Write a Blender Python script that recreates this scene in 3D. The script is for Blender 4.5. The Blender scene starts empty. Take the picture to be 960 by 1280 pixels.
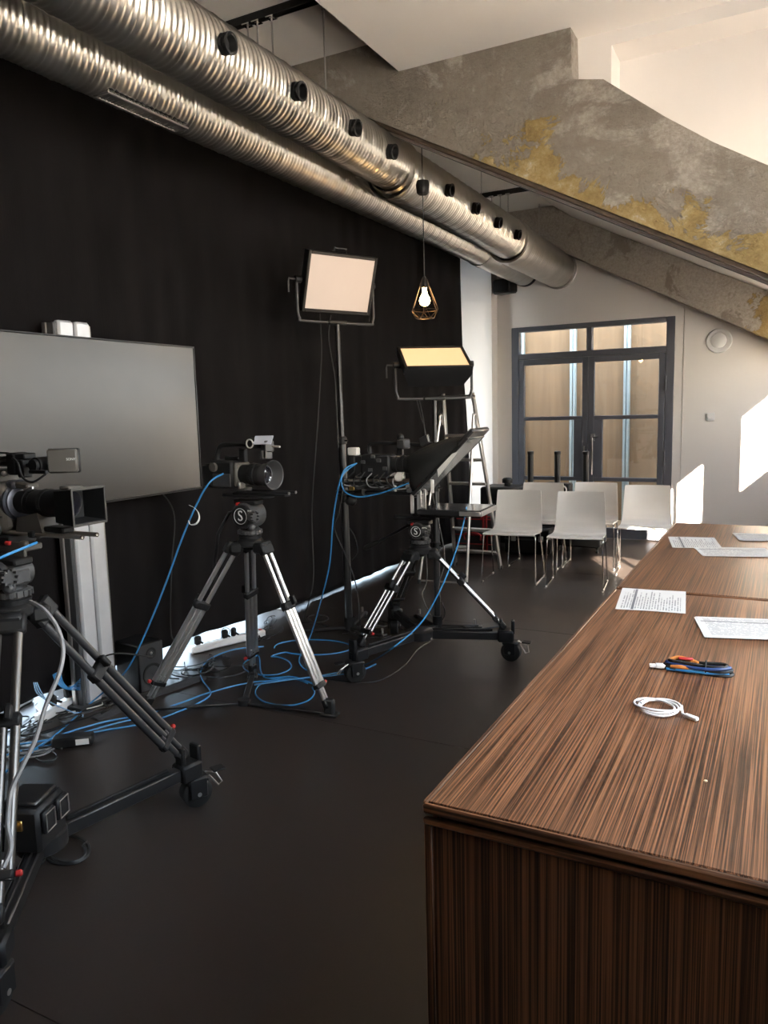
import bpy, math, random
import numpy as np
from mathutils import Vector, Matrix
rad = math.radians
random.seed(7)
SC = bpy.context.scene
COL = SC.collection
# ------------------------------------------------------------------ camera
F_PX, CX, CY, H = 950.0, 480.0, 640.0, 1.6
yaw, pitch, roll = rad(27.8), rad(7.6), rad(1.5)
FW = np.array([-math.sin(yaw)*math.cos(pitch), math.cos(yaw)*math.cos(pitch), -math.sin(pitch)])
_r0 = np.array([math.cos(yaw), math.sin(yaw), 0.0]); _u0 = np.cross(_r0, FW)
RT = math.cos(roll)*_r0 - math.sin(roll)*_u0
UP = math.sin(roll)*_r0 + math.cos(roll)*_u0
cam_data = bpy.data.cameras.new('camera'); cam = bpy.data.objects.new('camera', cam_data); COL.objects.link(cam)
cam_data.sensor_fit = 'VERTICAL'; cam_data.sensor_height = 36.0; cam_data.lens = 36.0*F_PX/1280.0
cam_data.clip_start = 0.05; cam_data.clip_end = 200
M = Matrix.Identity(4)
for i in range(3):
    M[i][0] = RT[i]; M[i][1] = UP[i]; M[i][2] = -FW[i]
M[2][3] = H
cam.matrix_world = M
SC.camera = cam
O3 = np.array([0, 0, H])
def P(x, y, **k):
    """point on the ray through a photograph pixel at a known plane (measuring aid for real positions)"""
    d = FW + RT*(x-CX)/F_PX - UP*(y-CY)/F_PX
    if 'z' in k: t = (k['z']-H)/d[2]
    elif 'Y' in k: t = k['Y']/d[1]
    elif 'X' in k: t = k['X']/d[0]
    else: t = k['t']
    return tuple(float(v) for v in O3 + d*t)
def depth(p): return float((np.array(p)-O3) @ FW)
# ------------------------------------------------------------------ world, sun, exposure
W = bpy.data.worlds.new('sky'); SC.world = W; W.use_nodes = True
nt = W.node_tree; nt.nodes.clear()
wo = nt.nodes.new('ShaderNodeOutputWorld'); bg = nt.nodes.new('ShaderNodeBackground')
tc = nt.nodes.new('ShaderNodeTexCoord'); sx = nt.nodes.new('ShaderNodeSeparateXYZ'); nt.links.new(tc.outputs['Generated'], sx.inputs[0])
dp = nt.nodes.new('ShaderNodeVectorMath'); dp.operation = 'DOT_PRODUCT'; nt.links.new(tc.outputs['Generated'], dp.inputs[0]); dp.inputs[1].default_value = (.49, -.87, 0)
mr = nt.nodes.new('ShaderNodeMapRange'); mr.inputs[1].default_value = -1; mr.inputs[2].default_value = 1; nt.links.new(dp.outputs['Value'], mr.inputs[0])
hz = nt.nodes.new('ShaderNodeValToRGB'); nt.links.new(mr.outputs[0], hz.inputs[0])       # hazy winter sky: cool away from the sun, warm towards it
hz.color_ramp.elements[0].color = (.64, .81, 1.0, 1); hz.color_ramp.elements[1].color = (1.16, 1.0, .82, 1)
ze = nt.nodes.new('ShaderNodeMix'); ze.data_type = 'RGBA'; ze.inputs[7].default_value = (.50, .66, .92, 1)
mz = nt.nodes.new('ShaderNodeMapRange'); mz.inputs[1].default_value = .05; mz.inputs[2].default_value = 1; nt.links.new(sx.outputs['Z'], mz.inputs[0])
nt.links.new(mz.outputs[0], ze.inputs[0]); nt.links.new(hz.outputs[0], ze.inputs[6])
nt.links.new(ze.outputs[2], bg.inputs[0]); bg.inputs[1].default_value = 6.5
nt.links.new(bg.outputs[0], wo.inputs[0])
SUN_DIR = Vector((-.49, .87, -.44)).normalized()
sl = bpy.data.lights.new('sun', 'SUN'); sl.energy = 70.0; sl.angle = rad(.53); sl.color = (1.0, .83, .68)
so = bpy.data.objects.new('sun', sl); COL.objects.link(so)
so.rotation_euler = SUN_DIR.to_track_quat('-Z', 'Y').to_euler(); so.location = (6, -8, 8)
vs = SC.view_settings
vs.view_transform = 'Standard'; vs.look = 'None'; vs.gamma = 1.0; vs.use_curve_mapping = False; vs.exposure = 1.36
SC.cycles.max_bounces = 10; SC.cycles.diffuse_bounces = 6; SC.cycles.glossy_bounces = 4
SC.cycles.transparent_max_bounces = 12; SC.cycles.sample_clamp_indirect = 6.0
SC.cycles.caustics_reflective = False; SC.cycles.caustics_refractive = False
# ------------------------------------------------------------------ materials
def nodes(name):
    m = bpy.data.materials.new(name); m.use_nodes = True
    return m, m.node_tree, m.node_tree.nodes['Principled BSDF']
MATS = {}
def mat(name, col, rough=.5, metal=0.0, bump=0.0, bscale=200.0, emit=None, estr=0.0, var=0.0, vscale=8.0, spec=.5, stretch=None, rvar=0.0):
    if name in MATS: return MATS[name]
    m, t, b = nodes(name); N, L = t.nodes, t.links
    b.inputs['Base Color'].default_value = (*col, 1); b.inputs['Roughness'].default_value = rough
    b.inputs['Metallic'].default_value = metal; b.inputs['Specular IOR Level'].default_value = spec
    tcn = N.new('ShaderNodeTexCoord'); mpn = N.new('ShaderNodeMapping'); L.new(tcn.outputs['Object'], mpn.inputs[0])
    if stretch: mpn.inputs['Scale'].default_value = stretch
    n = N.new('ShaderNodeTexNoise'); n.inputs['Scale'].default_value = vscale; n.inputs['Detail'].default_value = 5
    L.new(mpn.outputs[0], n.inputs['Vector'])
    v = var if var else .06
    r = N.new('ShaderNodeValToRGB'); L.new(n.outputs[0], r.inputs[0])
    r.color_ramp.elements[0].position = .3; r.color_ramp.elements[1].position = .7
    r.color_ramp.elements[0].color = (*[c*(1-v) for c in col], 1); r.color_ramp.elements[1].color = (*[min(1, c*(1+v)) for c in col], 1)
    L.new(r.outputs[0], b.inputs['Base Color'])
    if rvar:
        mr = N.new('ShaderNodeMapRange'); mr.inputs[3].default_value = rough-rvar; mr.inputs[4].default_value = rough+rvar
        L.new(n.outputs[0], mr.inputs[0]); L.new(mr.outputs[0], b.inputs['Roughness'])
    if bump:
        n2 = N.new('ShaderNodeTexNoise'); n2.inputs['Scale'].default_value = bscale; n2.inputs['Detail'].default_value = 3
        L.new(mpn.outputs[0], n2.inputs['Vector'])
        bp = N.new('ShaderNodeBump'); bp.inputs['Strength'].default_value = bump; bp.inputs['Distance'].default_value = .004
        L.new(n2.outputs[0], bp.inputs['Height']); L.new(bp.outputs[0], b.inputs['Normal'])
    if emit:
        b.inputs['Emission Color'].default_value = (*emit, 1); b.inputs['Emission Strength'].default_value = estr
    MATS[name] = m; return m
BLK = mat('black plastic', (.011, .011, .012), .5, spec=.32)
BLKM = mat('black painted metal', (.014, .014, .015), .33, spec=.6)
RUB = mat('black rubber', (.012, .012, .012), .7)
CAB = mat('black cable jacket', (.012, .012, .013), .5)
CARBON = mat('carbon tube', (.03, .03, .033), .3, spec=.6)
GREYB = mat('grey camera body', (.085, .078, .07), .5, bump=.15, bscale=900)
BLUEG = mat('blue grey metal', (.10, .105, .13), .35, .5)
ALU = mat('anodised aluminium', (.62, .61, .60), .28, .95, stretch=(1, 1, 1))
ALUD = mat('dull aluminium', (.50, .48, .46), .38, .9)
CHROME = mat('chrome', (.80, .79, .78), .12, 1.0)
STEEL = mat('stainless rod', (.50, .45, .40), .38, .8)
WHITEP = mat('white moulded plastic', (.84, .81, .77), .25, var=.02)
WHITEC = mat('white plastic', (.78, .78, .78), .4)
PALEG = mat('pale grey cable', (.62, .60, .58), .5)
GREYC = mat('grey cable', (.22, .22, .23), .5)
BLUEC = mat('blue cable jacket', (.035, .22, .50), .45)
RED = mat('red plastic', (.42, .02, .02), .45)
REDF = mat('red webbing', (.40, .03, .035), .8)
GREYF = mat('dark grey fabric', (.045, .045, .05), .9, bump=.3, bscale=600)
GLASSB = mat('dark lens glass', (.008, .008, .012), .05, spec=.9)
DOORP = mat('anthracite door paint', (.095, .10, .122), .45)
BOARD = mat('brown building board', (.30, .195, .11), .85, var=.10, vscale=3, bump=.1, bscale=60, stretch=(6, 1, .3))
STUD = mat('galvanised stud', (.56, .66, .68), .4, .5)
WALLW = mat('white wall paint', (.80, .765, .735), .75, var=.025, vscale=1.2, bump=.06, bscale=90)
CEILG = mat('grey ceiling paint', (.76, .73, .70), .8, var=.06, vscale=.9, bump=.05, bscale=60)
BRASS = mat('brass', (.70, .47, .16), .3, 1.0)
PAPERE = mat('paper', (.78, .77, .75), .8)
ORANGE = mat('orange cable jacket', (.65, .23, .05), .45)
NAVY = mat('navy cable jacket', (.02, .05, .16), .4)
MARK = mat('white print', (.75, .75, .75), .6)
DGREY = mat('dark grey plastic', (.05, .05, .053), .45)

def curtain_mat():
    m, t, b = nodes('black molton fabric'); N, L = t.nodes, t.links
    tcn = N.new('ShaderNodeTexCoord'); mpn = N.new('ShaderNodeMapping'); mpn.inputs['Scale'].default_value = (3, 3, .6)
    n = N.new('ShaderNodeTexNoise'); n.inputs['Scale'].default_value = 3; n.inputs['Detail'].default_value = 8
    L.new(tcn.outputs['Object'], mpn.inputs[0]); L.new(mpn.outputs[0], n.inputs['Vector'])
    r = N.new('ShaderNodeValToRGB'); r.color_ramp.elements[0].color = (.0048, .0040, .0044, 1); r.color_ramp.elements[1].color = (.0084, .0070, .0075, 1)
    r.color_ramp.elements[0].position = .35; r.color_ramp.elements[1].position = .7
    L.new(n.outputs[0], r.inputs[0]); L.new(r.outputs[0], b.inputs['Base Color'])
    b.inputs['Roughness'].default_value = .95; b.inputs['Specular IOR Level'].default_value = .15
    w = N.new('ShaderNodeTexWave'); w.inputs['Scale'].default_value = 220; w.wave_type = 'BANDS'
    L.new(tcn.outputs['Object'], w.inputs['Vector'])
    bp = N.new('ShaderNodeBump'); bp.inputs['Strength'].default_value = .2; bp.inputs['Distance'].default_value = .001
    L.new(w.outputs[0], bp.inputs['Height']); L.new(bp.outputs[0], b.inputs['Normal'])
    return m
def floor_mat():
    m, t, b = nodes('dark rubber floor'); N, L = t.nodes, t.links
    tcn = N.new('ShaderNodeTexCoord')
    n = N.new('ShaderNodeTexNoise'); n.inputs['Scale'].default_value = 1.3; n.inputs['Detail'].default_value = 9; n.inputs['Roughness'].default_value = .65
    n2 = N.new('ShaderNodeTexNoise'); n2.inputs['Scale'].default_value = 140; n2.inputs['Detail'].default_value = 2
    L.new(tcn.outputs['Object'], n.inputs['Vector']); L.new(tcn.outputs['Object'], n2.inputs['Vector'])
    mx = N.new('ShaderNodeMath'); mx.operation = 'MULTIPLY_ADD'; mx.inputs[1].default_value = .35
    L.new(n2.outputs[0], mx.inputs[0]); L.new(n.outputs[0], mx.inputs[2])
    r = N.new('ShaderNodeValToRGB'); r.color_ramp.elements[0].position = .4; r.color_ramp.elements[1].position = .95
    r.color_ramp.elements[0].color = (.022, .0165, .0145, 1); r.color_ramp.elements[1].color = (.038, .029, .025, 1)
    L.new(mx.outputs[0], r.inputs[0]); L.new(r.outputs[0], b.inputs['Base Color'])
    mr = N.new('ShaderNodeMapRange'); mr.inputs[3].default_value = .30; mr.inputs[4].default_value = .44
    L.new(n.outputs[0], mr.inputs[0]); L.new(mr.outputs[0], b.inputs['Roughness'])
    bp = N.new('ShaderNodeBump'); bp.inputs['Strength'].default_value = .06; bp.inputs['Distance'].default_value = .002
    L.new(n2.outputs[0], bp.inputs['Height']); L.new(bp.outputs[0], b.inputs['Normal'])
    return m
def wood_mat(name, sc, hor=True):
    """zebrano veneer: stripes; sc = mapping scale, long axis gets the small number"""
    m, t, b = nodes(name); N, L = t.nodes, t.links
    tcn = N.new('ShaderNodeTexCoord'); mpn = N.new('ShaderNodeMapping'); mpn.inputs['Scale'].default_value = sc
    L.new(tcn.outputs['Object'], mpn.inputs[0])
    n = N.new('ShaderNodeTexNoise'); n.inputs['Scale'].default_value = 1.0; n.inputs['Detail'].default_value = 3.5; n.inputs['Roughness'].default_value = .62; n.inputs['Distortion'].default_value = .15
    L.new(mpn.outputs[0], n.inputs['Vector'])
    mp2 = N.new('ShaderNodeMapping'); mp2.inputs['Scale'].default_value = tuple(s*.13 for s in sc)
    n2 = N.new('ShaderNodeTexNoise'); n2.inputs['Scale'].default_value = 1.0; n2.inputs['Detail'].default_value = 2
    L.new(tcn.outputs['Object'], mp2.inputs[0]); L.new(mp2.outputs[0], n2.inputs['Vector'])
    mx = N.new('ShaderNodeMath'); mx.operation = 'MULTIPLY_ADD'; mx.inputs[1].default_value = .16
    L.new(n2.outputs[0], mx.inputs[0]); L.new(n.outputs[0], mx.inputs[2])
    r = N.new('ShaderNodeValToRGB'); el = r.color_ramp.elements
    el[0].position = .43; el[0].color = (.019, .0075, .004, 1); el[1].position = .72; el[1].color = (.26, .118, .056, 1)
    q = el.new(.53); q.color = (.064, .0265, .0125, 1); q = el.new(.60); q.color = (.152, .066, .031, 1)
    L.new(mx.outputs[0], r.inputs[0]); L.new(r.outputs[0], b.inputs['Base Color'])
    b.inputs['Roughness'].default_value = .36; b.inputs['Specular IOR Level'].default_value = .42
    mr = N.new('ShaderNodeMapRange'); mr.inputs[3].default_value = .30; mr.inputs[4].default_value = .44
    L.new(n.outputs[0], mr.inputs[0]); L.new(mr.outputs[0], b.inputs['Roughness'])
    bp = N.new('ShaderNodeBump'); bp.inputs['Strength'].default_value = .08; bp.inputs['Distance'].default_value = .001
    L.new(n.outputs[0], bp.inputs['Height']); L.new(bp.outputs[0], b.inputs['Normal'])
    return m
def concrete_mat(name, bias=0.0):
    m, t, b = nodes(name); N, L = t.nodes, t.links
    tcn = N.new('ShaderNodeTexCoord')
    def noise(scale, detail=6, rough=.6, dist=0.0, st=(1, 1, 1), loc=(0, 0, 0)):
        mpn = N.new('ShaderNodeMapping'); mpn.inputs['Scale'].default_value = st; mpn.inputs['Location'].default_value = loc
        L.new(tcn.outputs['Object'], mpn.inputs[0])
        n = N.new('ShaderNodeTexNoise'); n.inputs['Scale'].default_value = scale; n.inputs['Detail'].default_value = detail
        n.inputs['Roughness'].default_value = rough; n.inputs['Distortion'].default_value = dist
        L.new(mpn.outputs[0], n.inputs['Vector']); return n
    def ramp(src, stops):
        r = N.new('ShaderNodeValToRGB'); el = r.color_ramp.elements
        el[0].position, el[0].color = stops[0][0], (*stops[0][1], 1); el[1].position, el[1].color = stops[-1][0], (*stops[-1][1], 1)
        for p, c in stops[1:-1]: q = el.new(p); q.color = (*c, 1)
        L.new(src, r.inputs[0]); return r
    def mix(f, a, bb):
        x = N.new('ShaderNodeMix'); x.data_type = 'RGBA'; L.new(f, x.inputs[0]); L.new(a, x.inputs[6]); L.new(bb, x.inputs[7]); return x
    base = ramp(noise(1.5, 8, .65, .3).outputs[0], [(.3, (.20, .168, .136)), (.5, (.27, .232, .192)), (.7, (.34, .30, .255))])
    fine = ramp(noise(26, 6, .7).outputs[0], [(.35, (.19, .16, .13)), (.7, (.38, .335, .285))])
    x1 = N.new('ShaderNodeMix'); x1.data_type = 'RGBA'; x1.inputs[0].default_value = .28
    L.new(base.outputs[0], x1.inputs[6]); L.new(fine.outputs[0], x1.inputs[7])
    # pale plaster remains
    pal = ramp(noise(2.1, 9, .72, .6, loc=(3, 1, 2)).outputs[0], [(.525 if not bias else .45, (0, 0, 0)), (.60 if not bias else .50, (1, 1, 1))])
    pc = ramp(noise(40, 4, .7).outputs[0], [(.3, (.33, .29, .245)), (.7, (.50, .455, .40))])
    x2 = mix(pal.outputs[0], x1.outputs[2], pc.outputs[0])
    # ochre paint along the lower half: distance above the raking lower edge
    sp = N.new('ShaderNodeSeparateXYZ'); L.new(tcn.outputs['Object'], sp.inputs[0])
    def math_(op, a, bb=None, c=None):
        k = N.new('ShaderNodeMath'); k.operation = op
        for i, v in enumerate((a, bb, c)):
            if v is None: continue
            if isinstance(v, (int, float)): k.inputs[i].default_value = v
            else: L.new(v, k.inputs[i])
        return k.outputs[0]
    hgt = math_('ADD', sp.outputs[2], math_('MULTIPLY_ADD', sp.outputs[0], .519, -2.139))     # height above the lower edge
    nn = noise(1.9, 10, .72, .5, loc=(1.3, 0, .4)).outputs[0]
    f = math_('ADD', math_('MULTIPLY', hgt, -1.35), math_('MULTIPLY_ADD', nn, 2.5, -.86))
    # a paint-free stretch left of the first stain
    fx = math_('MULTIPLY', math_('SUBTRACT', sp.outputs[0], -1.95), 3.0); fx = math_('MINIMUM', fx, 0.0); f = math_('ADD', f, fx)
    if bias: f = math_('ADD', f, math_('ADD', math_('MULTIPLY', math_('MAXIMUM', math_('ADD', sp.outputs[0], .55), 0.0), 2.6), bias))
    och = ramp(f, [(.16, (0, 0, 0)), (.20, (1, 1, 1))])
    oc = ramp(noise(9, 9, .78).outputs[0], [(.32, (.25, .165, .062)), (.5, (.37, .265, .105)), (.60, (.44, .34, .17)), (.68, (.55, .50, .42))])
    x3 = mix(och.outputs[0], x2.outputs[2], oc.outputs[0])
    L.new(x3.outputs[2], b.inputs['Base Color']); b.inputs['Roughness'].default_value = .88
    hsum = math_('ADD', math_('MULTIPLY', noise(11, 10, .75).outputs[0], 1.0), math_('MULTIPLY', och.outputs[0], .25))
    bp = N.new('ShaderNodeBump'); bp.inputs['Strength'].default_value = .9; bp.inputs['Distance'].default_value = .05
    L.new(hsum, bp.inputs['Height']); L.new(bp.outputs[0], b.inputs['Normal'])
    return m
def pane_mat(name, tint, refl=1.0):
    m = bpy.data.materials.new(name); m.use_nodes = True; t = m.node_tree; t.nodes.clear(); N, L = t.nodes, t.links
    o = N.new('ShaderNodeOutputMaterial'); tr = N.new('ShaderNodeBsdfTransparent'); gl = N.new('ShaderNodeBsdfGlossy'); mx = N.new('ShaderNodeMixShader')
    tr.inputs[0].default_value = (*tint, 1); gl.inputs['Roughness'].default_value = .02
    lw = N.new('ShaderNodeLayerWeight'); lw.inputs[0].default_value = .5
    pw = N.new('ShaderNodeMath'); pw.operation = 'POWER'; pw.inputs[1].default_value = 5; L.new(lw.outputs['Facing'], pw.inputs[0])
    mm = N.new('ShaderNodeMath'); mm.operation = 'MULTIPLY_ADD'; mm.inputs[1].default_value = .85*refl; mm.inputs[2].default_value = .035*refl; L.new(pw.outputs[0], mm.inputs[0])
    L.new(mm.outputs[0], mx.inputs[0]); L.new(tr.outputs[0], mx.inputs[1]); L.new(gl.outputs[0], mx.inputs[2]); L.new(mx.outputs[0], o.inputs[0])
    return m
def emit_mat(name, col, s, var=.0):
    m = bpy.data.materials.new(name); m.use_nodes = True; t = m.node_tree; N, L = t.nodes, t.links; b = N['Principled BSDF']
    b.inputs['Base Color'].default_value = (.25, .24, .23, 1); b.inputs['Roughness'].default_value = .6
    b.inputs['Emission Color'].default_value = (*col, 1); b.inputs['Emission Strength'].default_value = s
    return m
def page_mat(name, seed, bar=.160):
    """a printed landscape sheet in its own coordinates: x across 0..0.297, y up 0..0.21"""
    m, t, b = nodes(name); N, L = t.nodes, t.links
    tcn = N.new('ShaderNodeTexCoord'); sp = N.new('ShaderNodeSeparateXYZ'); L.new(tcn.outputs['Object'], sp.inputs[0])
    def ma(op, a, bb=None, c=None):
        k = N.new('ShaderNodeMath'); k.operation = op
        for i, v in enumerate((a, bb, c)):
            if v is None: continue
            if isinstance(v, (int, float)): k.inputs[i].default_value = v
            else: L.new(v, k.inputs[i])
        return k.outputs[0]
    X, Y = sp.outputs[0], sp.outputs[1]
    row = ma('MULTIPLY', Y, 1/.0085); fr = ma('FRACT', row); fl = ma('FLOOR', row)
    line = ma('GREATER_THAN', fr, .55)
    cb = N.new('ShaderNodeCombineXYZ'); L.new(ma('MULTIPLY', X, 110.0), cb.inputs[0]); L.new(ma('MULTIPLY_ADD', fl, 7.31, seed), cb.inputs[1])
    n = N.new('ShaderNodeTexNoise'); n.inputs['Scale'].default_value = 1.0; n.inputs['Detail'].default_value = 1; L.new(cb.outputs[0], n.inputs['Vector'])
    word = ma('GREATER_THAN', n.outputs[0], .43)
    cb2 = N.new('ShaderNodeCombineXYZ'); L.new(ma('MULTIPLY_ADD', fl, 3.7, seed*2), cb2.inputs[0])
    n2 = N.new('ShaderNodeTexWhiteNoise'); L.new(cb2.outputs[0], n2.inputs[0])
    endx = ma('MULTIPLY_ADD', n2.outputs[0], .13, .155)
    inx = ma('MULTIPLY', ma('GREATER_THAN', X, .018), ma('LESS_THAN', X, endx))
    iny = ma('MULTIPLY', ma('GREATER_THAN', Y, .015), ma('LESS_THAN', Y, .198))
    txt = ma('MULTIPLY', ma('MULTIPLY', line, word), ma('MULTIPLY', inx, iny))
    bar_ = ma('MULTIPLY', ma('LESS_THAN', ma('ABSOLUTE', ma('SUBTRACT', Y, bar)), .004), ma('MULTIPLY', ma('GREATER_THAN', X, .008), ma('LESS_THAN', X, .289)))
    mk = ma('MAXIMUM', ma('MULTIPLY', txt, .62), ma('MULTIPLY', bar_, .85))
    mx = N.new('ShaderNodeMix'); mx.data_type = 'RGBA'; L.new(mk, mx.inputs[0]); mx.inputs[6].default_value = (.55, .545, .53, 1); mx.inputs[7].default_value = (.06, .06, .075, 1)
    L.new(mx.outputs[2], b.inputs['Base Color']); b.inputs['Roughness'].default_value = .7
    return m
CURT = curtain_mat(); FLOORM = floor_mat(); CONC = concrete_mat('weathered concrete'); CONC2 = concrete_mat('weathered grey concrete', -.62)
WOODT = wood_mat('zebrano veneer lengthwise', (300, 1.8, 300)); WOODF = wood_mat('zebrano veneer upright', (300, 300, 1.4))
WOODX = wood_mat('zebrano edging crosswise', (2.0, 90, 90))
PANE = pane_mat('window glass', (.93, .95, .94)); PANED = pane_mat('door glass', (.90, .92, .90), 1.3)
GALV = mat('galvanised spiral duct', (.56, .54, .50), .33, 1.0, var=.10, vscale=6, rvar=.03)
LED1 = emit_mat('warm white diffuser', (1.0, .70, .52), .185); LED2 = emit_mat('amber diffuser', (1.0, .56, .24), .41)
BULBM = emit_mat('glowing filament bulb', (1.0, .62, .25), 28)

# ------------------------------------------------------------------ mesh builder
def basis(d):
    d = Vector(d).normalized(); a = Vector((0, 0, 1)) if abs(d.z) < .9 else Vector((1, 0, 0))
    u = d.cross(a).normalized(); v = d.cross(u).normalized(); return d, u, v
class MB:
    def __init__(s): s.V = []; s.F = []
    def add(s, vs_, fs):
        o = len(s.V); s.V += [tuple(v) for v in vs_]; s.F += [tuple(i+o for i in f) for f in fs]; return s
    def box(s, c, d, R=None, b=0.0):
        hx, hy, hz = d[0]/2, d[1]/2, d[2]/2
        if b <= 0:
            vs_ = [(sx_*hx, sy_*hy, sz_*hz) for sx_ in (-1, 1) for sy_ in (-1, 1) for sz_ in (-1, 1)]
            fs = [(0, 1, 3, 2), (4, 6, 7, 5), (0, 4, 5, 1), (2, 3, 7, 6), (0, 2, 6, 4), (1, 5, 7, 3)]
        else:
            b = min(b, hx*.95, hy*.95, hz*.95); vs_ = []; ix = {}
            for sx_ in (-1, 1):
                for sy_ in (-1, 1):
                    for sz_ in (-1, 1):
                        for k in range(3):
                            q = [sx_*(hx-b), sy_*(hy-b), sz_*(hz-b)]; q[k] = (sx_*hx, sy_*hy, sz_*hz)[k]
                            ix[(sx_, sy_, sz_, k)] = len(vs_); vs_.append(tuple(q))
            fs = []
            for k in range(3):
                a, c2 = [i for i in range(3) if i != k]
                for sg in (-1, 1):
                    f = []
                    for (p, q) in ((-1, -1), (1, -1), (1, 1), (-1, 1)):
                        sgn = [0, 0, 0]; sgn[k] = sg; sgn[a] = p; sgn[c2] = q; f.append(ix[(*sgn, k)])
                    fs.append(tuple(f))
            for k in range(3):          # edges along axis k
                a, c2 = [i for i in range(3) if i != k]
                for p in (-1, 1):
                    for q in (-1, 1):
                        def id_(sk, kk):
                            sgn = [0, 0, 0]; sgn[k] = sk; sgn[a] = p; sgn[c2] = q; return ix[(*sgn, kk)]
                        fs.append((id_(-1, a), id_(1, a), id_(1, c2), id_(-1, c2)))
            for sx_ in (-1, 1):
                for sy_ in (-1, 1):
                    for sz_ in (-1, 1): fs.append(tuple(ix[(sx_, sy_, sz_, k)] for k in range(3)))
        c = Vector(c)
        out = [(R @ Vector(v) if R else Vector(v)) + c for v in vs_]
        return s.add(out, fs)
    def cyl(s, p0, p1, r0, r1=None, n=16, caps=True):
        r1 = r0 if r1 is None else r1; p0, p1 = Vector(p0), Vector(p1); d, u, v = basis(p1-p0); vs_ = []
        for p, r in ((p0, r0), (p1, r1)):
            for i in range(n):
                a = 2*math.pi*i/n; vs_.append(p+u*r*math.cos(a)+v*r*math.sin(a))
        fs = [(i, (i+1) % n, n+(i+1) % n, n+i) for i in range(n)]
        if caps: fs += [tuple(range(n-1, -1, -1)), tuple(range(n, 2*n))]
        return s.add(vs_, fs)
    def lathe(s, p0, ax, prof, n=24, caps=True):
        p0 = Vector(p0); d, u, v = basis(ax); vs_ = []
        for t, r in prof:
            for i in range(n):
                a = 2*math.pi*i/n; vs_.append(p0+d*t+u*r*math.cos(a)+v*r*math.sin(a))
        fs = []
        for k in range(len(prof)-1):
            fs += [(k*n+i, k*n+(i+1) % n, (k+1)*n+(i+1) % n, (k+1)*n+i) for i in range(n)]
        if caps: fs += [tuple(range(n-1, -1, -1)), tuple(range((len(prof)-1)*n, len(prof)*n))]
        return s.add(vs_, fs)
    def tube(s, pts, r, n=8, closed=False):
        pts = [Vector(p) for p in pts]; m = len(pts); vs_ = []; u = None
        for k in range(m):
            if closed: d = pts[(k+1) % m]-pts[k-1]
            else: d = pts[min(k+1, m-1)]-pts[max(k-1, 0)]
            if d.length < 1e-9: d = Vector((1, 0, 0))
            d.normalize()
            if u is None: _, u, _v = basis(d)
            u = (u-d*u.dot(d)); u = u.normalized() if u.length > 1e-6 else basis(d)[1]
            v = d.cross(u)
            for i in range(n):
                a = 2*math.pi*i/n; vs_.append(pts[k]+u*r*math.cos(a)+v*r*math.sin(a))
        fs = []
        for k in range(m if closed else m-1):
            k2 = (k+1) % m
            fs += [(k*n+i, k*n+(i+1) % n, k2*n+(i+1) % n, k2*n+i) for i in range(n)]
        if not closed: fs += [tuple(range(n-1, -1, -1)), tuple(range((m-1)*n, m*n))]
        return s.add(vs_, fs)
    def prism(s, poly, f0, f1):
        """poly: 2D points; f0/f1 map (a,b) to 3D for the two faces"""
        n = len(poly); vs_ = [f0(*p) for p in poly]+[f1(*p) for p in poly]
        fs = [tuple(range(n)), tuple(range(2*n-1, n-1, -1))]+[(i, n+i, n+(i+1) % n, (i+1) % n) for i in range(n)]
        return s.add(vs_, fs)
    def sphere(s, c, r, n=16, m=10, sc=(1, 1, 1)):
        c = Vector(c); vs_ = [c+Vector((0, 0, r*sc[2]))]
        for j in range(1, m):
            t = math.pi*j/m
            for i in range(n):
                a = 2*math.pi*i/n; vs_.append(c+Vector((r*sc[0]*math.sin(t)*math.cos(a), r*sc[1]*math.sin(t)*math.sin(a), r*sc[2]*math.cos(t))))
        vs_.append(c-Vector((0, 0, r*sc[2]))); L_ = len(vs_)-1
        fs = [(0, 1+i, 1+(i+1) % n) for i in range(n)]
        for j in range(m-2):
            fs += [(1+j*n+i, 1+(j+1)*n+i, 1+(j+1)*n+(i+1) % n, 1+j*n+(i+1) % n) for i in range(n)]
        fs += [(L_, 1+(m-2)*n+(i+1) % n, 1+(m-2)*n+i) for i in range(n)]
        return s.add(vs_, fs)
    def torus(s, c, ax, R, r, n=28, k=8):
        c = Vector(c); d, u, v = basis(ax)
        return s.tube([c+u*R*math.cos(2*math.pi*i/n)+v*R*math.sin(2*math.pi*i/n) for i in range(n)], r, k, True)
    def text(s, txt, size, c, xdir, ydir, depth_=.0006):
        cu = bpy.data.curves.new('print', 'FONT'); cu.body = txt; cu.size = size; cu.align_x = 'CENTER'; cu.align_y = 'CENTER'; cu.extrude = depth_; cu.resolution_u = 3
        o = bpy.data.objects.new('print', cu); me = o.to_mesh()
        x, y = Vector(xdir).normalized(), Vector(ydir).normalized(); z = x.cross(y); c = Vector(c)
        s.add([c+x*v.co.x+y*v.co.y+z*v.co.z for v in me.vertices], [tuple(p.vertices) for p in me.polygons])
        o.to_mesh_clear(); bpy.data.objects.remove(o); bpy.data.curves.remove(cu); return s
    def build(s, name, m, parent=None, world=False, smooth=True, angle=38):
        me = bpy.data.meshes.new(name); V = s.V
        if world and parent is not None:
            root = parent
            while root.parent: root = root.parent
            inv = root.matrix_basis.inverted(); V = [tuple(inv @ Vector(v)) for v in V]
        me.from_pydata(V, [], s.F); me.validate(); me.update()
        import bmesh
        bm = bmesh.new(); bm.from_mesh(me); bmesh.ops.recalc_face_normals(bm, faces=bm.faces); bm.to_mesh(me); bm.free()
        if smooth:
            me.polygons.foreach_set('use_smooth', [True]*len(me.polygons)); me.set_sharp_from_angle(angle=rad(angle))
        me.materials.append(m)
        o = bpy.data.objects.new(name, me); COL.objects.link(o)
        if parent is not None: o.parent = parent
        return o
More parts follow.
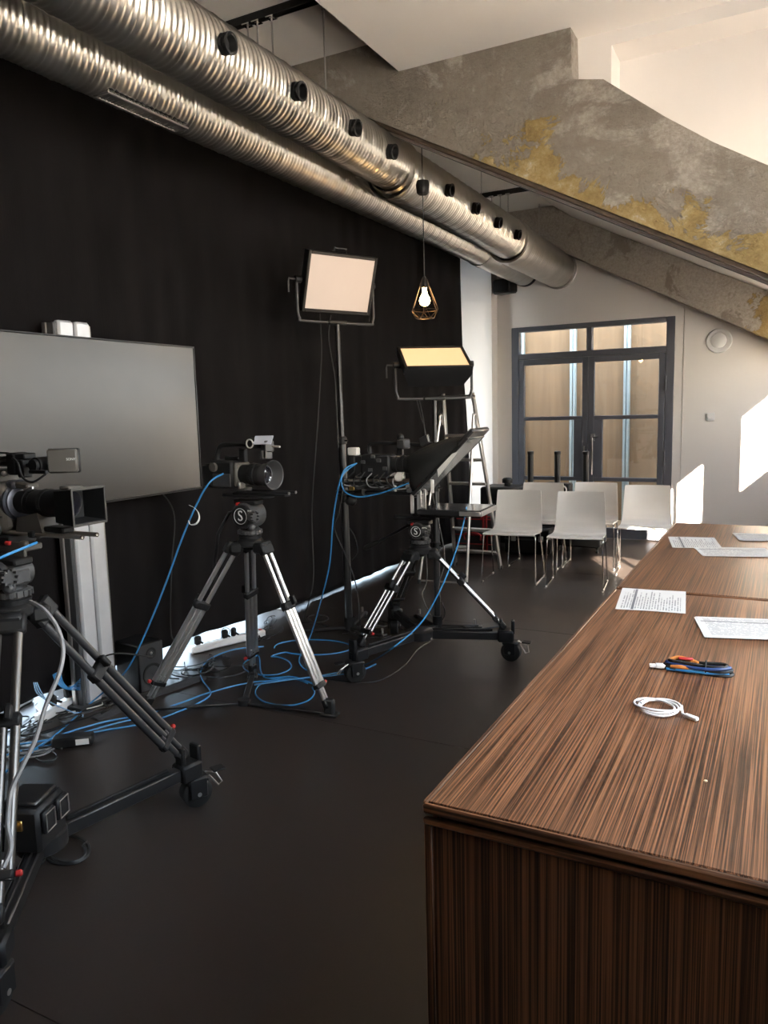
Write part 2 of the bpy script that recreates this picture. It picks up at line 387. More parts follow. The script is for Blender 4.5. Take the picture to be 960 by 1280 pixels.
def tag(o, label=None, cat=None, group=None, kind=None):
    if label: o['label'] = label
    if cat: o['category'] = cat
    if group: o['group'] = group
    if kind: o['kind'] = kind
    return o
def thing(name, label, cat, loc=(0, 0, 0), az=0.0, group=None):
    o = bpy.data.objects.new(name, None); COL.objects.link(o); o.empty_display_size = .1
    o.matrix_basis = Matrix.Translation(Vector(loc)) @ Matrix.Rotation(az, 4, 'Z')
    return tag(o, label, cat, group)
def struct(name, mb, m, parent=None, **k):
    o = mb.build(name, m, parent, **k); o['kind'] = 'structure'; return o
def children(o): return list(o.children)
def copy_tree(o, parent=None):
    c = o.copy(); COL.objects.link(c)
    if parent is not None: c.parent = parent
    for ch in children(o): copy_tree(ch, c)
    return c
def spline(pts, sub=8):
    pts = [Vector(p) for p in pts]; out = []; n = len(pts)
    for i in range(n-1):
        p0, p1, p2, p3 = pts[max(i-1, 0)], pts[i], pts[i+1], pts[min(i+2, n-1)]
        for k in range(sub):
            t = k/sub; out.append(.5*((2*p1)+(-p0+p2)*t+(2*p0-5*p1+4*p2-p3)*t*t+(-p0+3*p1-3*p2+p3)*t**3))
    out.append(pts[-1]); return out
def Rz(a): return Matrix.Rotation(a, 3, 'Z')
def Rx(a): return Matrix.Rotation(a, 3, 'X')
def Ry(a): return Matrix.Rotation(a, 3, 'Y')
def wbox(x0, x1, y0, y1, z0, z1, b=0.0, mb=None):
    return (mb or MB()).box(((x0+x1)/2, (y0+y1)/2, (z0+z1)/2), (x1-x0, y1-y0, z1-z0), None, b)

# ================================================================== THE ROOM
XL, XR, YF, YB = -4.15, 0.90, -3.0, 9.2
ZU, ZS = 3.86, 3.66
# floor: a slab with sheets laid on it, fine joints between
fl = struct('floor', wbox(XL-.2, XR+.2, YF-.2, YB+.2, -.12, -.006), DGREY)
for i, (a, c) in enumerate(((-3.2, -.8), (-.8, 1.2), (1.2, 3.2), (3.2, 5.2), (5.2, 7.2), (7.2, 9.4))):
    wbox(XL-.2, XR+.2, a+.0012, c-.0012, -.006, 0, .001).build('floor_sheet', FLOORM, fl)
# walls
def wall_with_openings(name, x0, x1, axis, holes, lo, hi, z1, m):
    """a wall of constant X; holes = (y0,y1,z0,z1), sorted"""
    mb = MB(); y = lo
    for (a, c, za, zb) in holes:
        if a > y: wbox(x0, x1, y, a, 0, z1, 0, mb)
        if za > 0: wbox(x0, x1, a, c, 0, za, 0, mb)
        wbox(x0, x1, a, c, zb, z1, 0, mb); y = c
    wbox(x0, x1, y, hi, 0, z1, 0, mb)
    return struct(name, mb, m)
LW = [(-1.6, .9, .04, 2.9), (1.5, 3.3, .04, 2.9), (3.7, 5.6, .04, 2.9), (6.0, 8.35, .04, 2.9)]
RW = [(.8, 2.6, 1.0, 3.60), (3.02, 4.40, 1.78, 3.22), (4.95, 6.18, 1.78, 2.56), (6.66, 8.65, 1.78, 2.73)]
wall_with_openings('wall_left', XL-.2, XL, 0, LW, YF, YB, ZU+.2, WALLW)
wall_with_openings('wall_right', XR, XR+.12, 0, RW, YF, YB, ZU+.2, WALLW)
WN = [0]
def window(x, y0, y1, z0, z1, mull, sill):
    WN[0] += 1
    fr = MB(); w = .05
    for (a, c, za, zb) in ((y0, y1, z0, z0+w), (y0, y1, z1-w, z1), (y0, y0+w, z0+w, z1-w), (y1-w, y1, z0+w, z1-w)): wbox(x-.03, x+.03, a, c, za, zb, .004, fr)
    root = struct('window_%d' % WN[0], fr, DOORP)
    ys = [y0+w]+[y0+(y1-y0)*k/(mull+1) for k in range(1, mull+1)]+[y1-w]
    for k in range(1, mull+1): wbox(x-.025, x+.025, ys[k]-.02, ys[k]+.02, z0+w, z1-w, .003).build('mullion', DOORP, root)
    for k in range(mull+1): wbox(x-.006, x+.006, ys[k]+(.02 if k else 0), ys[k+1]-(.02 if k < mull else 0), z0+w, z1-w).build('pane', PANE, root)
    if sill: wbox(x-.14, x-.03, y0-.02, y1+.02, z0-.03, z0, .006).build('sill', WHITEC, root)
for i, (a, c, za, zb) in enumerate(LW): window(XL-.1, a, c, za, zb, 2 if c-a > 2 else 1, False)
struct('wall_right', wbox(XR, XR+.12, 3.02, 4.40, 2.50, 2.68), WALLW); struct('wall_right', wbox(XR, XR+.12, 3.02, 3.17, 2.68, 3.22), WALLW)
RWIN = [RW[0], (3.02, 4.40, 1.78, 2.50), (3.17, 4.40, 2.68, 3.22), RW[2], RW[3]]  # first and third windows added to brighten beam, soffit and niche
for i, (a, c, za, zb) in enumerate(RWIN): window(XR+.07, a, c, za, zb, 1, False)
# front wall (behind the photographer) with a big window
struct('wall_front', wbox(XL-.2, XR+.12, YF-.2, YF, 0, ZU+.2), WALLW)
# back wall with the door opening
DX0, DX1, DZ = -3.012, -1.120, 2.56
mb = MB(); wbox(XL-.2, DX0, YB, YB+.22, 0, ZU+.2, 0, mb); wbox(DX1, -1.03, YB, YB+.22, 0, ZU+.2, 0, mb); wbox(DX0, DX1, YB, YB+.22, DZ, ZU+.2, 0, mb)
struct('wall_back', mb, WALLW)
struct('wall_back', wbox(-1.026, XR+.12, YB-.006, YB+.22, 0, ZU), WALLW)
struct('wall_back', wbox(XL, -3.20, 9.0, YB, 0, ZU), WALLW)          # pier beside the curtain end
# ceilings
struct('ceiling', wbox(XL-.2, -2.18, YF-.2, 4.5, ZU, ZU+.2), CEILG)
struct('ceiling', wbox(XL-.2, -2.43, 4.5, YB, ZU, ZU+.2), CEILG)
struct('ceiling', wbox(-2.18, XR+.12, YF-.2, 4.66, ZS, ZU+.2), WALLW)
def slope(x): return 3.70-.497*(x+2.2)
prof = [(-2.43, ZU), (-2.2, 3.70), (.47, slope(.47)), (.47, slope(.47)+.12), (-2.2, 3.82), (-2.43, ZU+.12)]
struct('ceiling', MB().prism(prof, lambda a, b: (a, 4.62, b), lambda a, b: (a, YB, b)), WALLW)
mb = MB(); wbox(.47, .55, 4.62, YB, slope(.47)+.10, 3.5, 0, mb); wbox(.47, XR+.12, 4.62, YB, 3.5, 3.6, 0, mb)
struct('ceiling', mb, WALLW)
# concrete raking beams
def low(x): return 3.224-.519*(x+2.09)
def beam(y0, y1, prof_top, xl, xr, up=0.0):
    bot = [(x, low(x)+up) for x in np.linspace(xr, xl, 9)]
    return MB().prism([tuple(p) for p in prof_top]+bot, lambda a, b: (a, y0, b), lambda a, b: (a, y1, b))
t1 = [(-3.15, ZU+.05), (-2.18, ZU+.05), (-2.18, ZS+.01), (-1.125, ZS+.01), (-1.115, 3.39), (-.945, 3.355), (-.62, 3.10), (-.38, 2.93), (-.124, 2.775), (.45, 2.47), (XR, 2.25)]
struct('concrete_beam', beam(4.48, 4.64, t1, -3.15, XR, .05), CONC)
t2 = [(-3.3, ZU+.05), (-2.43, ZU+.05), (-2.2, 3.74), (.47, slope(.47)+.05), (XR, slope(XR)+.05)]
struct('concrete_beam', beam(8.92, YB+.01, t2, -3.3, XR), CONC2)
# steel angle and lighting channel under the front beam
ang = math.atan(.519)
def strip(y0, y1, dz0, dz1, xa=-2.6, xb=XR): return MB().prism([(xa, low(xa)+dz0), (xb, low(xb)+dz0), (xb, low(xb)+dz1), (xa, low(xa)+dz1)], lambda a, b: (a, y0, b), lambda a, b: (a, y1, b))
RUST = mat('rusty steel strip', (.10, .072, .052), .6, .4, var=.25, vscale=20)
struct('trim_1', strip(4.495, 4.575, .026, .050), RUST)
tr2 = struct('trim_2', strip(4.60, 4.655, .014, .040), mat('pale painted steel rail', (.62, .57, .53), .45))
strip(4.612, 4.643, .0115, .0145).build('slot', BLKM, tr2)
struct('shadow_strip', strip(4.575, 4.60, .038, .07), BLKM)  # black strip drawn for the shadow line between steel strip and rail
struct('trim_4', strip(4.655, 4.675, .022, .07), ALUD)
# white wall over the front beam with its recess
mb = MB(); y0, y1 = 4.64, 4.885
mb.prism([(-1.16, 2.95), (-.935, 2.84), (-.935, ZS), (-1.16, ZS)], lambda a, b: (a, y0, b), lambda a, b: (a, y1+.08, b))
mb.prism([(-.935, 3.588), (XR, 3.588), (XR, ZS), (-.935, ZS)], lambda a, b: (a, y0, b), lambda a, b: (a, y1+.08, b))
mb.prism([(-.935, 2.7), (XR, 1.85), (XR, 3.588), (-.935, 3.588)], lambda a, b: (a, y1, b), lambda a, b: (a, y1+.08, b))
struct('wall_niche', mb, WALLW)
struct('baseboard_left', wbox(-3.66, -3.60, 4.98, 6.1, 0, .062, .004), WHITEC)

# outside: paved ground added for warm bounce, unseen block added to shade front windows
struct('ground_outside', wbox(-30, 30, -30, 30, -.5, -.2), mat('paving', (.46, .42, .37), .85, var=.15, vscale=2))
struct('sun_block_outside', wbox(-8, 9.29, -14, -12, -.2, 12.5), mat('pale sun block', (.66, .62, .57), .85, var=.08, vscale=1))
# ------------------------------------------------------------------ door
fm = MB(); YD = YB-.01
wbox(DX0, DX0+.09, YD, YD+.12, 0, DZ, .004, fm); wbox(DX1-.09, DX1, YD, YD+.12, 0, DZ, .004, fm); wbox(DX0+.09, DX1-.09, YD, YD+.12, DZ-.055, DZ, .004, fm)
wbox(DX0+.09, DX1-.09, YD, YD+.12, 2.17, 2.24, .004, fm)
door = struct('door_1', fm, DOORP)
XM = (DX0+DX1)/2-.005
wbox(XM-.03, XM+.03, YD+.01, YD+.11, 2.24, DZ-.055, .004).build('transom_post', DOORP, door)
for a, c in ((DX0+.09, XM-.03), (XM+.03, DX1-.09)): wbox(a+.002, c-.002, YD+.055, YD+.067, 2.242, DZ-.057).build('transom_pane', PANED, door)
for side in (0, 1):
    a, c = (DX0+.095, XM-.004) if side == 0 else (XM+.004, DX1-.095)
    w = .065; st = MB()
    wbox(a, a+w, YD-.012, YD+.05, .02, 2.165, .004, st); wbox(c-w, c, YD-.012, YD+.05, .02, 2.165, .004, st)
    wbox(a+w, c-w, YD-.012, YD+.05, 2.10, 2.165, .004, st); wbox(a+w, c-w, YD-.012, YD+.05, .02, .14, .004, st)
    leaf = st.build('door_leaf', DOORP, door)
    rails = (1.43, .70)
    for z in rails: wbox(a+w, c-w, YD-.008, YD+.046, z, z+.045, .003).build('glazing_bar', DOORP, leaf)
    inn = (c-w-.10, c-w) if side == 0 else (a+w, a+w+.10)
    wbox(inn[0], inn[1], YD-.008, YD+.046, .745, 1.43, .003).build('lock_panel', DOORP, leaf)
    for za, zb in ((1.475, 2.10), (.745, 1.43), (.14, .70)):
        xa, xb = a+w, c-w
        if za == .745:
            if side == 0: xb = inn[0]
            else: xa = inn[1]
        wbox(xa+.001, xb-.001, YD+.012, YD+.022, za+.001, zb-.001).build('pane', PANED, leaf)
    hx = (c+.0 if side == 0 else a+w*.9)
    if side == 1:
        h = MB(); h.cyl((hx, YD-.012, 1.20), (hx, YD-.06, 1.20), .018); h.cyl((hx, YD-.012, .80), (hx, YD-.06, .80), .012); h.tube([(hx, YD-.06, .78), (hx, YD-.06, 1.22)], .012, 12)
        h.cyl((hx, YD-.058, 1.215), (hx+.07, YD-.058, 1.235), .012); h.box((hx, YD-.016, 1.22), (.05, .008, .09), None, .003)
    else:
        hx = c-.03; h = MB().tube([(hx, YD-.05, .92), (hx, YD-.05, 1.12)], .009, 10); h.cyl((hx, YD-.012, .94), (hx, YD-.05, .94), .007).cyl((hx, YD-.012, 1.10), (hx, YD-.05, 1.10), .007)
    h.build('door_handle', CHROME, leaf)
    hxx = a-.012 if side == 0 else c+.012
    for z in (.9, 1.75): MB().cyl((hxx, YD-.022, z), (hxx, YD-.022, z+.16), .012, n=10).build('hinge', DOORP, leaf)
# boarded partition behind the glass
pb = struct('wall_beyond_door', wbox(-4.0, -.7, YB+1.60, YB+1.64, 0, 3.6), BOARD)
struct('wall_beyond_door', wbox(-4.04, -4.0, YB+.22, YB+1.64, 0, 3.0), WALLW); struct('wall_beyond_door', wbox(-.7, -.66, YB+.22, YB+1.64, 0, 3.0), WALLW)
struct('floor_beyond_door', wbox(-4.0, -.7, YB+.2, YB+1.6, -.1, 0), BOARD)
for x in (-3.41, -2.67, -1.945):
    for dx in (0, .045): wbox(x+dx, x+dx+.035, YB+1.50, YB+1.585, 0, 3.5, .003).build('metal_stud', STUD, pb)

# ------------------------------------------------------------------ wall fittings
vx, vz = -.665, 2.258
t = thing('wall_vent', 'round white air vent on the back wall below the raking beam', 'vent', (vx, YB-.006, vz))
MB().lathe((0, 0, 0), (0, -1, 0), [(0, .132), (.012, .132), (.02, .122), (.02, .09), (.006, .088), (.006, .07)], 40, False).build('rim', WHITEC, t)
MB().lathe((0, -.004, 0), (0, -1, 0), [(0, .076), (.022, .076), (.03, .066), (.031, .0)], 40, False).build('valve_disc', WHITEC, t)
t = thing('light_switch', 'square white light switch on the right part of the back wall', 'switch', (-.73, YB-.006, 1.438))
MB().box((0, -.006, 0), (.088, .012, .088), None, .003).build('plate', WHITEC, t); MB().box((0, -.014, 0), (.055, .008, .055), None, .002).build('rocker', WHITEC, t)
t = thing('wall_speaker', 'small black box speaker on a bracket high beside the duct end', 'speaker', (-3.02, 8.98, 3.03), rad(-20))
MB().box((0, 0, 0), (.26, .17, .17), None, .02).build('body', BLK, t); MB().box((0, -.088, 0), (.22, .008, .14), None, .003).build('grille', RUB, t); MB().box((-.10, .12, .03), (.05, .15, .05), None, .005).build('bracket', BLKM, t)

# ------------------------------------------------------------------ ducts
def duct_mesh(cx, cz, r, ya, yb, pitch, name, parent, amp=.0055, n=44, step=.0042):
    ys = np.arange(ya, yb+step/2, step); th = np.arange(n)*2*np.pi/n
    Yg, Tg = np.meshgrid(ys, th, indexing='ij')
    ph = ((Yg/pitch+Tg/(2*np.pi)) % 1.0)
    ribs = sum(np.exp(-((ph-c)/.075)**2) for c in (.0, .25, .75, 1.0))*amp*.8
    seam = np.exp(-((ph-.5)/.055)**2)*amp*1.3-np.exp(-((ph-.59)/.02)**2)*amp*.7
    rr = r+ribs+seam
    V = np.stack([cx+rr*np.cos(Tg), Yg, cz+rr*np.sin(Tg)], -1).reshape(-1, 3)
    m = len(ys); i, j = np.meshgrid(np.arange(m-1), np.arange(n), indexing='ij'); j2 = (j+1) % n
    Fq = np.stack([i*n+j, (i+1)*n+j, (i+1)*n+j2, i*n+j2], -1).reshape(-1, 4)
    me = bpy.data.meshes.new(name); me.vertices.add(len(V)); me.vertices.foreach_set('co', V.astype(np.float32).ravel())
    me.loops.add(Fq.size); me.loops.foreach_set('vertex_index', Fq.astype(np.int32).ravel())
    me.polygons.add(len(Fq)); me.polygons.foreach_set('loop_start', np.arange(0, Fq.size, 4, dtype=np.int32)); me.polygons.foreach_set('loop_total', np.full(len(Fq), 4, dtype=np.int32))
    me.polygons.foreach_set('use_smooth', np.ones(len(Fq), dtype=bool)); me.update(); me.validate(); me.materials.append(GALV)
    o = bpy.data.objects.new(name, me); COL.objects.link(o); o.parent = parent; return o
big = thing('air_duct', 'large galvanised spiral air duct with a row of black nozzles along the ceiling', 'duct', (0, 0, 0))
duct_mesh(-2.40, 3.23, .155, -1.6, 4.86, .135, 'duct_section', big)
duct_mesh(-2.415, 3.205, .182, 4.80, 7.34, .135, 'duct_section', big)
duct_mesh(-2.43, 3.185, .200, 7.44, 9.20, .150, 'duct_section', big, amp=.003)
MB().lathe((-2.425, 7.30, 3.19), (0, 1, 0), [(0, .19), (.0, .208), (.02, .213), (.14, .213), (.17, .207), (.17, .19)], 48, False).build('coupling', ALUD, big)
MB().lathe((-2.408, 4.78, 3.218), (0, 1, 0), [(0, .158), (.02, .170), (.05, .186), (.07, .19), (.09, .186)], 48, False).build('reducer', GALV, big)
MB().lathe((-2.43, 9.10, 3.185), (0, 1, 0), [(0, .205), (.0, .214), (.03, .214), (.05, .206), (.09, .206), (.095, .214), (.098, .19)], 48, False).build('wall_collar', ALUD, big)
npx = [(290, 54), (379, 114), (449, 160), (495, 190), (566, 238), (599, 261), (627, 279), (651, 294)]
for i, p in enumerate(npx):
    q = P(*p, X=-2.2 if i < 4 else -2.19)
    cx, cz, r = (-2.40, 3.23, .155) if i < 4 else (-2.415, 3.205, .182)
    y = q[1]; a = math.atan2(q[2]-cz, q[0]-cx)
    a = max(min(a, .5), -.9)
    d = Vector((math.cos(a), 0, math.sin(a))); p0 = Vector((cx, y, cz))+d*(r-.012)
    MB().lathe(p0, d, [(0, .044), (.03, .044), (.03, .038), (.045, .038), (.046, .046), (.056, .046), (.057, .034), (.02, .030), (.015, 0)], 26, False).build('nozzle', BLK, big)
small = thing('air_duct', 'smaller galvanised spiral air duct next to the black curtain', 'duct', (0, 0, 0))
duct_mesh(-2.83, 3.20, .142, -1.6, 7.6, .125, 'duct_section', small, n=40)
duct_mesh(-2.835, 3.195, .150, 7.6, 9.2, .125, 'duct_section', small, amp=.004, n=40)
MB().lathe((-2.835, 9.12, 3.195), (0, 1, 0), [(0, .152), (.0, .160), (.04, .160), (.07, .158), (.075, .14)], 40, False).build('wall_collar', RUB, small)
gx, gz = -2.80, 3.048; g = MB()
Rg = Ry(rad(-6))
for dx in (-.042, .042): g.box((gx+dx, 2.93, gz+.006), (.012, .52, .010), None, .002)
for yy in (2.672, 3.188): g.box((gx, yy, gz+.006), (.096, .012, .010), None, .002)
gr = g.build('air_grille', ALUD, small)
lo = MB()
for k in range(26): lo.box((gx, 2.68+k*.0196, gz+.012), (.08, .003, .02), Rx(rad(30)))
lo.build('louvres', ALUD, gr); gr.children[0]['kind'] = 'stuff'
MB().box((gx, 2.93, gz+.03), (.09, .51, .012)).build('backing', RUB, gr)
# ceiling channels with threaded rods
def top_of(x):
    for (cx, cz, r) in ((-2.415, 3.205, .182), (-2.83, 3.2, .142)):
        if abs(x-cx) < r*.95: return cz+math.sqrt(max(r*r-(x-cx)**2, 0))-.004
    return 3.25
for (y, xs, lab) in ((3.83, (-2.823, -2.755, -2.655), 'near steel ceiling channel with three rods above the ducts'), (8.02, (-2.84, -2.745, -2.66), 'far steel ceiling channel with three rods above the ducts')):
    t = thing('ceiling_channel', lab, 'channel', (0, y, ZU), group='rod channels above the ducts')
    x0, x1 = -2.98, -2.30
    m_ = MB(); m_.box(((x0+x1)/2, 0, -.004), (x1-x0, .05, .006)); m_.box(((x0+x1)/2, -.022, -.02), (x1-x0, .004, .04)); m_.box(((x0+x1)/2, .022, -.02), (x1-x0, .004, .04))
    m_.build('rail', BLKM, t)
    for x in xs:
        MB().cyl((x, 0, -.005), (x, 0, top_of(x)-ZU), .005, n=8).build('threaded_rod', ALUD, t)
        MB().cyl((x, 0, -.05), (x, 0, -.03), .014, n=6).box((x, 0, -.045), (.05, .05, .006)).build('clamp_nut', CHROME, t)
for i, (px, y, lab) in enumerate((((404, 5), 3.93, 'first single hanger rod right of the near ceiling channel'), ((571, 205), 6.946, 'hanger rod above the middle of the large duct'), ((524, 200), 6.65, 'thin hanger rod just behind the front concrete beam'), ((674, 255), 8.763, 'farthest hanger rod in front of the far concrete beam'))):
    x = P(*px, z=ZU)[0]; x = max(min(x, -2.27), -2.56) if i != 2 else x
    t = thing('hanger_rod', lab, 'rod', (x, y, ZU))
    MB().cyl((0, 0, 0), (0, 0, top_of(x)-ZU), .005, n=8).build('rod', ALUD, t); MB().cyl((0, 0, -.01), (0, 0, -.03), .012, n=6).build('nut', CHROME, t)

# ------------------------------------------------------------------ curtain
def hem(y): return max(.02, min(.11, .13-.05*(y-3.3))) if y < 5.8 else .02+.0*(y)
def curtain():
    ys = np.arange(-2.9, 8.705, .02); zs = [0, .05, .15, .4, .9, 1.6, 2.3, 2.9, 3.3, 3.6, 3.83]
    V = []; F = []
    for k, y in enumerate(ys):
        h = hem(y)
        for z in zs:
            zz = h+(3.83-h)*(z/3.83); fade = .35+.65*(1-z/3.83)
            x = -3.52+.10*min(1, max(0, (y-6.5)/2.2))+fade*(.012*math.sin(y*9.1+.7*math.sin(y*2.3))+.008*math.sin(y*23+1.1*math.sin(y*5)))
            if y > 8.5: x += .04*(y-8.5)/.2*math.sin(z*1.1+1)
            yy = y + (.05*math.sin(z*1.4+.3)-.09*(z/3.83) if y > 8.66 else 0)
            V.append((x, yy, zz))
    n = len(zs)
    for k in range(len(ys)-1):
        for j in range(n-1): F.append((k*n+j, (k+1)*n+j, (k+1)*n+j+1, k*n+j+1))
    mb_ = MB(); mb_.V = V; mb_.F = F; return mb_
t = thing('curtain', 'long black floor length curtain hanging along the left side of the room', 'curtain', (-3.52, 3, 0))
c = curtain().build('drape', CURT, t, world=True, angle=80)
md = c.modifiers.new('thickness', 'SOLIDIFY'); md.thickness = .006
MB().box((-3.53, 2.95, 3.845), (.04, 11.8, .03), None, .003).build('curtain_rail', ALUD, t, world=True)

# ================================================================== DESKS
DZ_ = .95
def desk(y0, y1, lab, grp):
    x0, x1 = -.512, .47
    t = thing('desk', lab, 'desk', (x0, y0, 0))
    W_, D_ = x1-x0, y1-y0
    mb_ = MB(); mb_.box((W_/2, D_/2, DZ_-.008), (W_-.012, D_-.012, .016), None, .003); mb_.build('tabletop', WOODT, t)
    for yy, zz, th in ((.004, .011, .018), (.004, .032, .014), (D_-.004, .011, .018)): MB().box((W_/2, yy, DZ_-zz), (W_, .012, th), None, .004).build('edge_moulding', WOODX, t)
    for xx in (.003, W_-.003): MB().box((xx, D_/2, DZ_-.010), (.010, D_-.014, .018), None, .002).build('edge_moulding', WOODT, t)
    MB().box((W_/2, .018, (DZ_-.041)/2), (W_-.03, .02, DZ_-.041), None, .001).build('front_panel', WOODF, t)
    for xx in (.008, W_-.008): MB().box((xx, .012, (DZ_-.041)/2), (.014, .018, DZ_-.041), None, .0015).build('corner_strip', WOODF, t)
    for xx in (.012, W_-.012): MB().box((xx, D_/2+.012, (DZ_-.02)/2), (.02, D_-.05, DZ_-.02), None, .001).build('side_panel', WOODF, t)
    MB().box((W_/2, D_-.018, (DZ_-.02)/2), (W_-.05, .018, DZ_-.02)).build('back_panel', WOODF, t)
    return t
desk(1.08, 2.725, 'near zebrano desk in the right foreground with a white cable and tools on it', 'desks')
desk(2.745, 4.40, 'far zebrano desk beyond the joint with sheets of paper near the back wall', 'desks')
# papers: corners seen from above
def sheet(name, lab, corner, az, seed, n=1, fold=False, grp=None, z0=DZ_, bar=.160):
    t = thing(name, lab, 'paper', (corner[0], corner[1], z0), az, grp)
    pm = page_mat('printed page %d' % seed, seed*3.7, bar)
    for k in range(n):
        mb_ = MB(); nx, ny = 4, 6; dz = .0006+k*.0011; ox = .004*math.sin(k*2.3); oy = .005*math.cos(k*1.7); ox *= (k < n-1); oy *= (k < n-1)
        V = []; top = []
        for j in range(ny+1):
            for i in range(nx+1):
                u, v = i/nx, j/ny
                cz_ = .0015*math.sin(u*3+seed)*math.sin(v*4)*.5+(.004*max(0, .18-v)*5*(u) if fold else 0)+.0008
                V.append((u*.297+ox, v*.21+oy, dz+cz_))
        m_ = len(V); mb_.V = V+[(a, b_, c_-.0005) for a, b_, c_ in V]
        for j in range(ny):
            for i in range(nx):
                q = (j*(nx+1)+i, j*(nx+1)+i+1, (j+1)*(nx+1)+i+1, (j+1)*(nx+1)+i); mb_.F.append(q); mb_.F.append(tuple(m_+k2 for k2 in reversed(q)))
        mb_.build('page' , pm if k == n-1 else PAPERE, t, smooth=True)
    return t
for xy, dg, seed, kw, lab in (((-.249, 2.462), 96, 1, {}, 'printed sheet with a dark bar lying at the left edge of the near desk'),
        ((-.171, 2.223), 13, 2, dict(n=4, fold=True), 'stack of curled printed sheets at the right edge of the near desk'),
        ((-.222, 3.645), 101, 3, {}, 'printed sheet at the left edge of the far desk'),
        ((-.284, 3.434), 16, 4, dict(n=2), 'overlapping printed sheets with a boxed header in the middle of the far desk'),
        ((-.164, 3.884), 12, 5, dict(n=3), 'farthest printed sheets near the back end of the far desk')):
    sheet('paper_sheet', lab, xy, rad(dg), seed, **kw)
# white usb cable
c0 = Vector(P(822, 887, z=DZ_))
t = thing('usb_cable', 'coiled white charging cable lying on the near desk', 'cable', tuple(c0))
pts = []
for k in range(74):
    a = k/24*2*math.pi; r = .043+.006*math.sin(k*.35)
    pts.append((r*math.cos(a)*1.0+.006*math.sin(k*.21), r*math.sin(a)*.95+.005*math.cos(k*.17), .0035+.0022*(k/24)+.003*max(0, math.sin(a*1.0+k*.05))))
mb_ = MB().tube(pts, .0024, 8); mb_.build('cord', WHITEC, t)
MB().tube([(pts[-1][0], pts[-1][1], pts[-1][2]), (.052, -.018, .007), (.062, -.024, .005)], .0024, 8).build('cord_end', WHITEC, t)
MB().box((.070, -.028, .0056), (.030, .011, .008), Rz(-.5), .002).build('plug', WHITEC, t)
MB().torus((-.040, .004, .006), (0, 1, .3), .006, .002, 14, 6).build('cable_tie', GREYC, t)
# bundle of short cables / tools
c0 = Vector(P(872, 841, z=DZ_))
t = thing('cable_bundle', 'tied bundle of black blue and orange leads on the near desk behind the white cable', 'cables', tuple(c0), rad(2))
def oval(L_, w, z, ph, r, tilt=0):
    return MB().tube([(L_/2*math.cos(a)*(1 if abs(math.cos(a)) < .9 else 1), w*math.sin(a)+.003*math.sin(3*a+ph), z+tilt*math.cos(a)+.002*math.sin(2*a+ph)) for a in [2*math.pi*i/36 for i in range(36)]], r, 8, True)
for L_, w, z, ph, r, m_, nm in ((.155, .016, .006, 0, .0042, CAB, 'lead'), (.150, .013, .013, 1, .0042, CAB, 'lead'), (.142, .018, .019, 2, .004, NAVY, 'lead'), (.130, .012, .024, .5, .0038, CAB, 'lead')):
    oval(L_, w, z, ph, r).build(nm, m_, t)
MB().tube(spline([(-.07, -.012, .006), (-.02, -.016, .008), (.03, -.014, .007), (.07, -.008, .006)]), .0042, 8).build('lead', BLUEC, t)
MB().tube(spline([(-.066, .004, .022), (-.045, .012, .029), (-.02, .008, .027), (.0, .0, .024)]), .0055, 8).build('lead', ORANGE, t)
MB().tube(spline([(-.06, -.010, .012), (-.035, -.016, .015), (-.01, -.012, .014)]), .005, 8).build('lead', ORANGE, t)
MB().box((-.028, .004, .031), (.034, .010, .006), Rz(.15), .002).build('clip', RED, t)
mb_ = MB().box((-.085, -.006, .009), (.026, .015, .011), Rz(.2), .003); mb_.box((-.103, -.010, .009), (.014, .012, .007), Rz(.2), .001); mb_.build('plug', WHITEC, t)
MB().torus((.018, 0, .014), (1, 0, 0), .018, .002, 18, 6).build('cable_tie', BLK, t)
t = tag(MB().box(tuple(Vector(P(882, 977, z=DZ_))+Vector((0, 0, .0015))), (.006, .004, .003), Rz(.4), .001).build('crumb', mat('crumb', (.7, .6, .4), .8)), 'tiny pale crumb on the near desk top', 'crumb')

# ================================================================== CHAIRS
def shell_mesh():
    """one piece seat and back; local: +y towards the back, front towards -y"""
    prof = [(-.215, .452), (-.205, .462), (-.12, .462), (0, .452), (.10, .447), (.155, .452), (.185, .475), (.200, .52), (.212, .60), (.226, .70), (.240, .79), (.245, .815)]
    prof = [(p.x, p.y) for p in spline([Vector((a, b_, 0)) for a, b_ in prof], 3)]
    n = len(prof); nx = 12; th = .011; V = []
    for side in (0, 1):
        for k, (y, z) in enumerate(prof):
            s_ = k/(n-1)
            a, b_ = prof[max(k-1, 0)], prof[min(k+1, n-1)]; d = Vector((b_[0]-a[0], b_[1]-a[1])).normalized(); nrm = Vector((d.y, -d.x))
            w = .235-.03*max(0, (s_-.45)/.55)
            for i in range(nx+1):
                u = i/nx*2-1
                dish = .010*(1-u*u)*(1 if s_ < .5 else -1.6)
                yy = y+(nrm.x*th if side else 0); zz = z+(nrm.y*th if side else 0)
                if s_ < .5: zz -= .014*(1-u*u)*min(1, s_*4)
                else: yy += .034*(1-u*u)*min(1, (s_-.5)*5)-.012*math.exp(-((s_-.66)/.07)**2)*(1-u*u)
                V.append((u*w, yy, zz))
    m_ = n*(nx+1); F = []
    for k in range(n-1):
        for i in range(nx):
            q = (k*(nx+1)+i, k*(nx+1)+i+1, (k+1)*(nx+1)+i+1, (k+1)*(nx+1)+i); F.append(q); F.append(tuple(m_+j for j in reversed(q)))
    def rim(a, b_): F.append((a, b_, m_+b_, m_+a))
    for k in range(n-1): rim((k+1)*(nx+1), k*(nx+1)); rim(k*(nx+1)+nx, (k+1)*(nx+1)+nx)
    for i in range(nx): rim(i, i+1); rim((n-1)*(nx+1)+i+1, (n-1)*(nx+1)+i)
    mb_ = MB(); mb_.V = V; mb_.F = F; return mb_
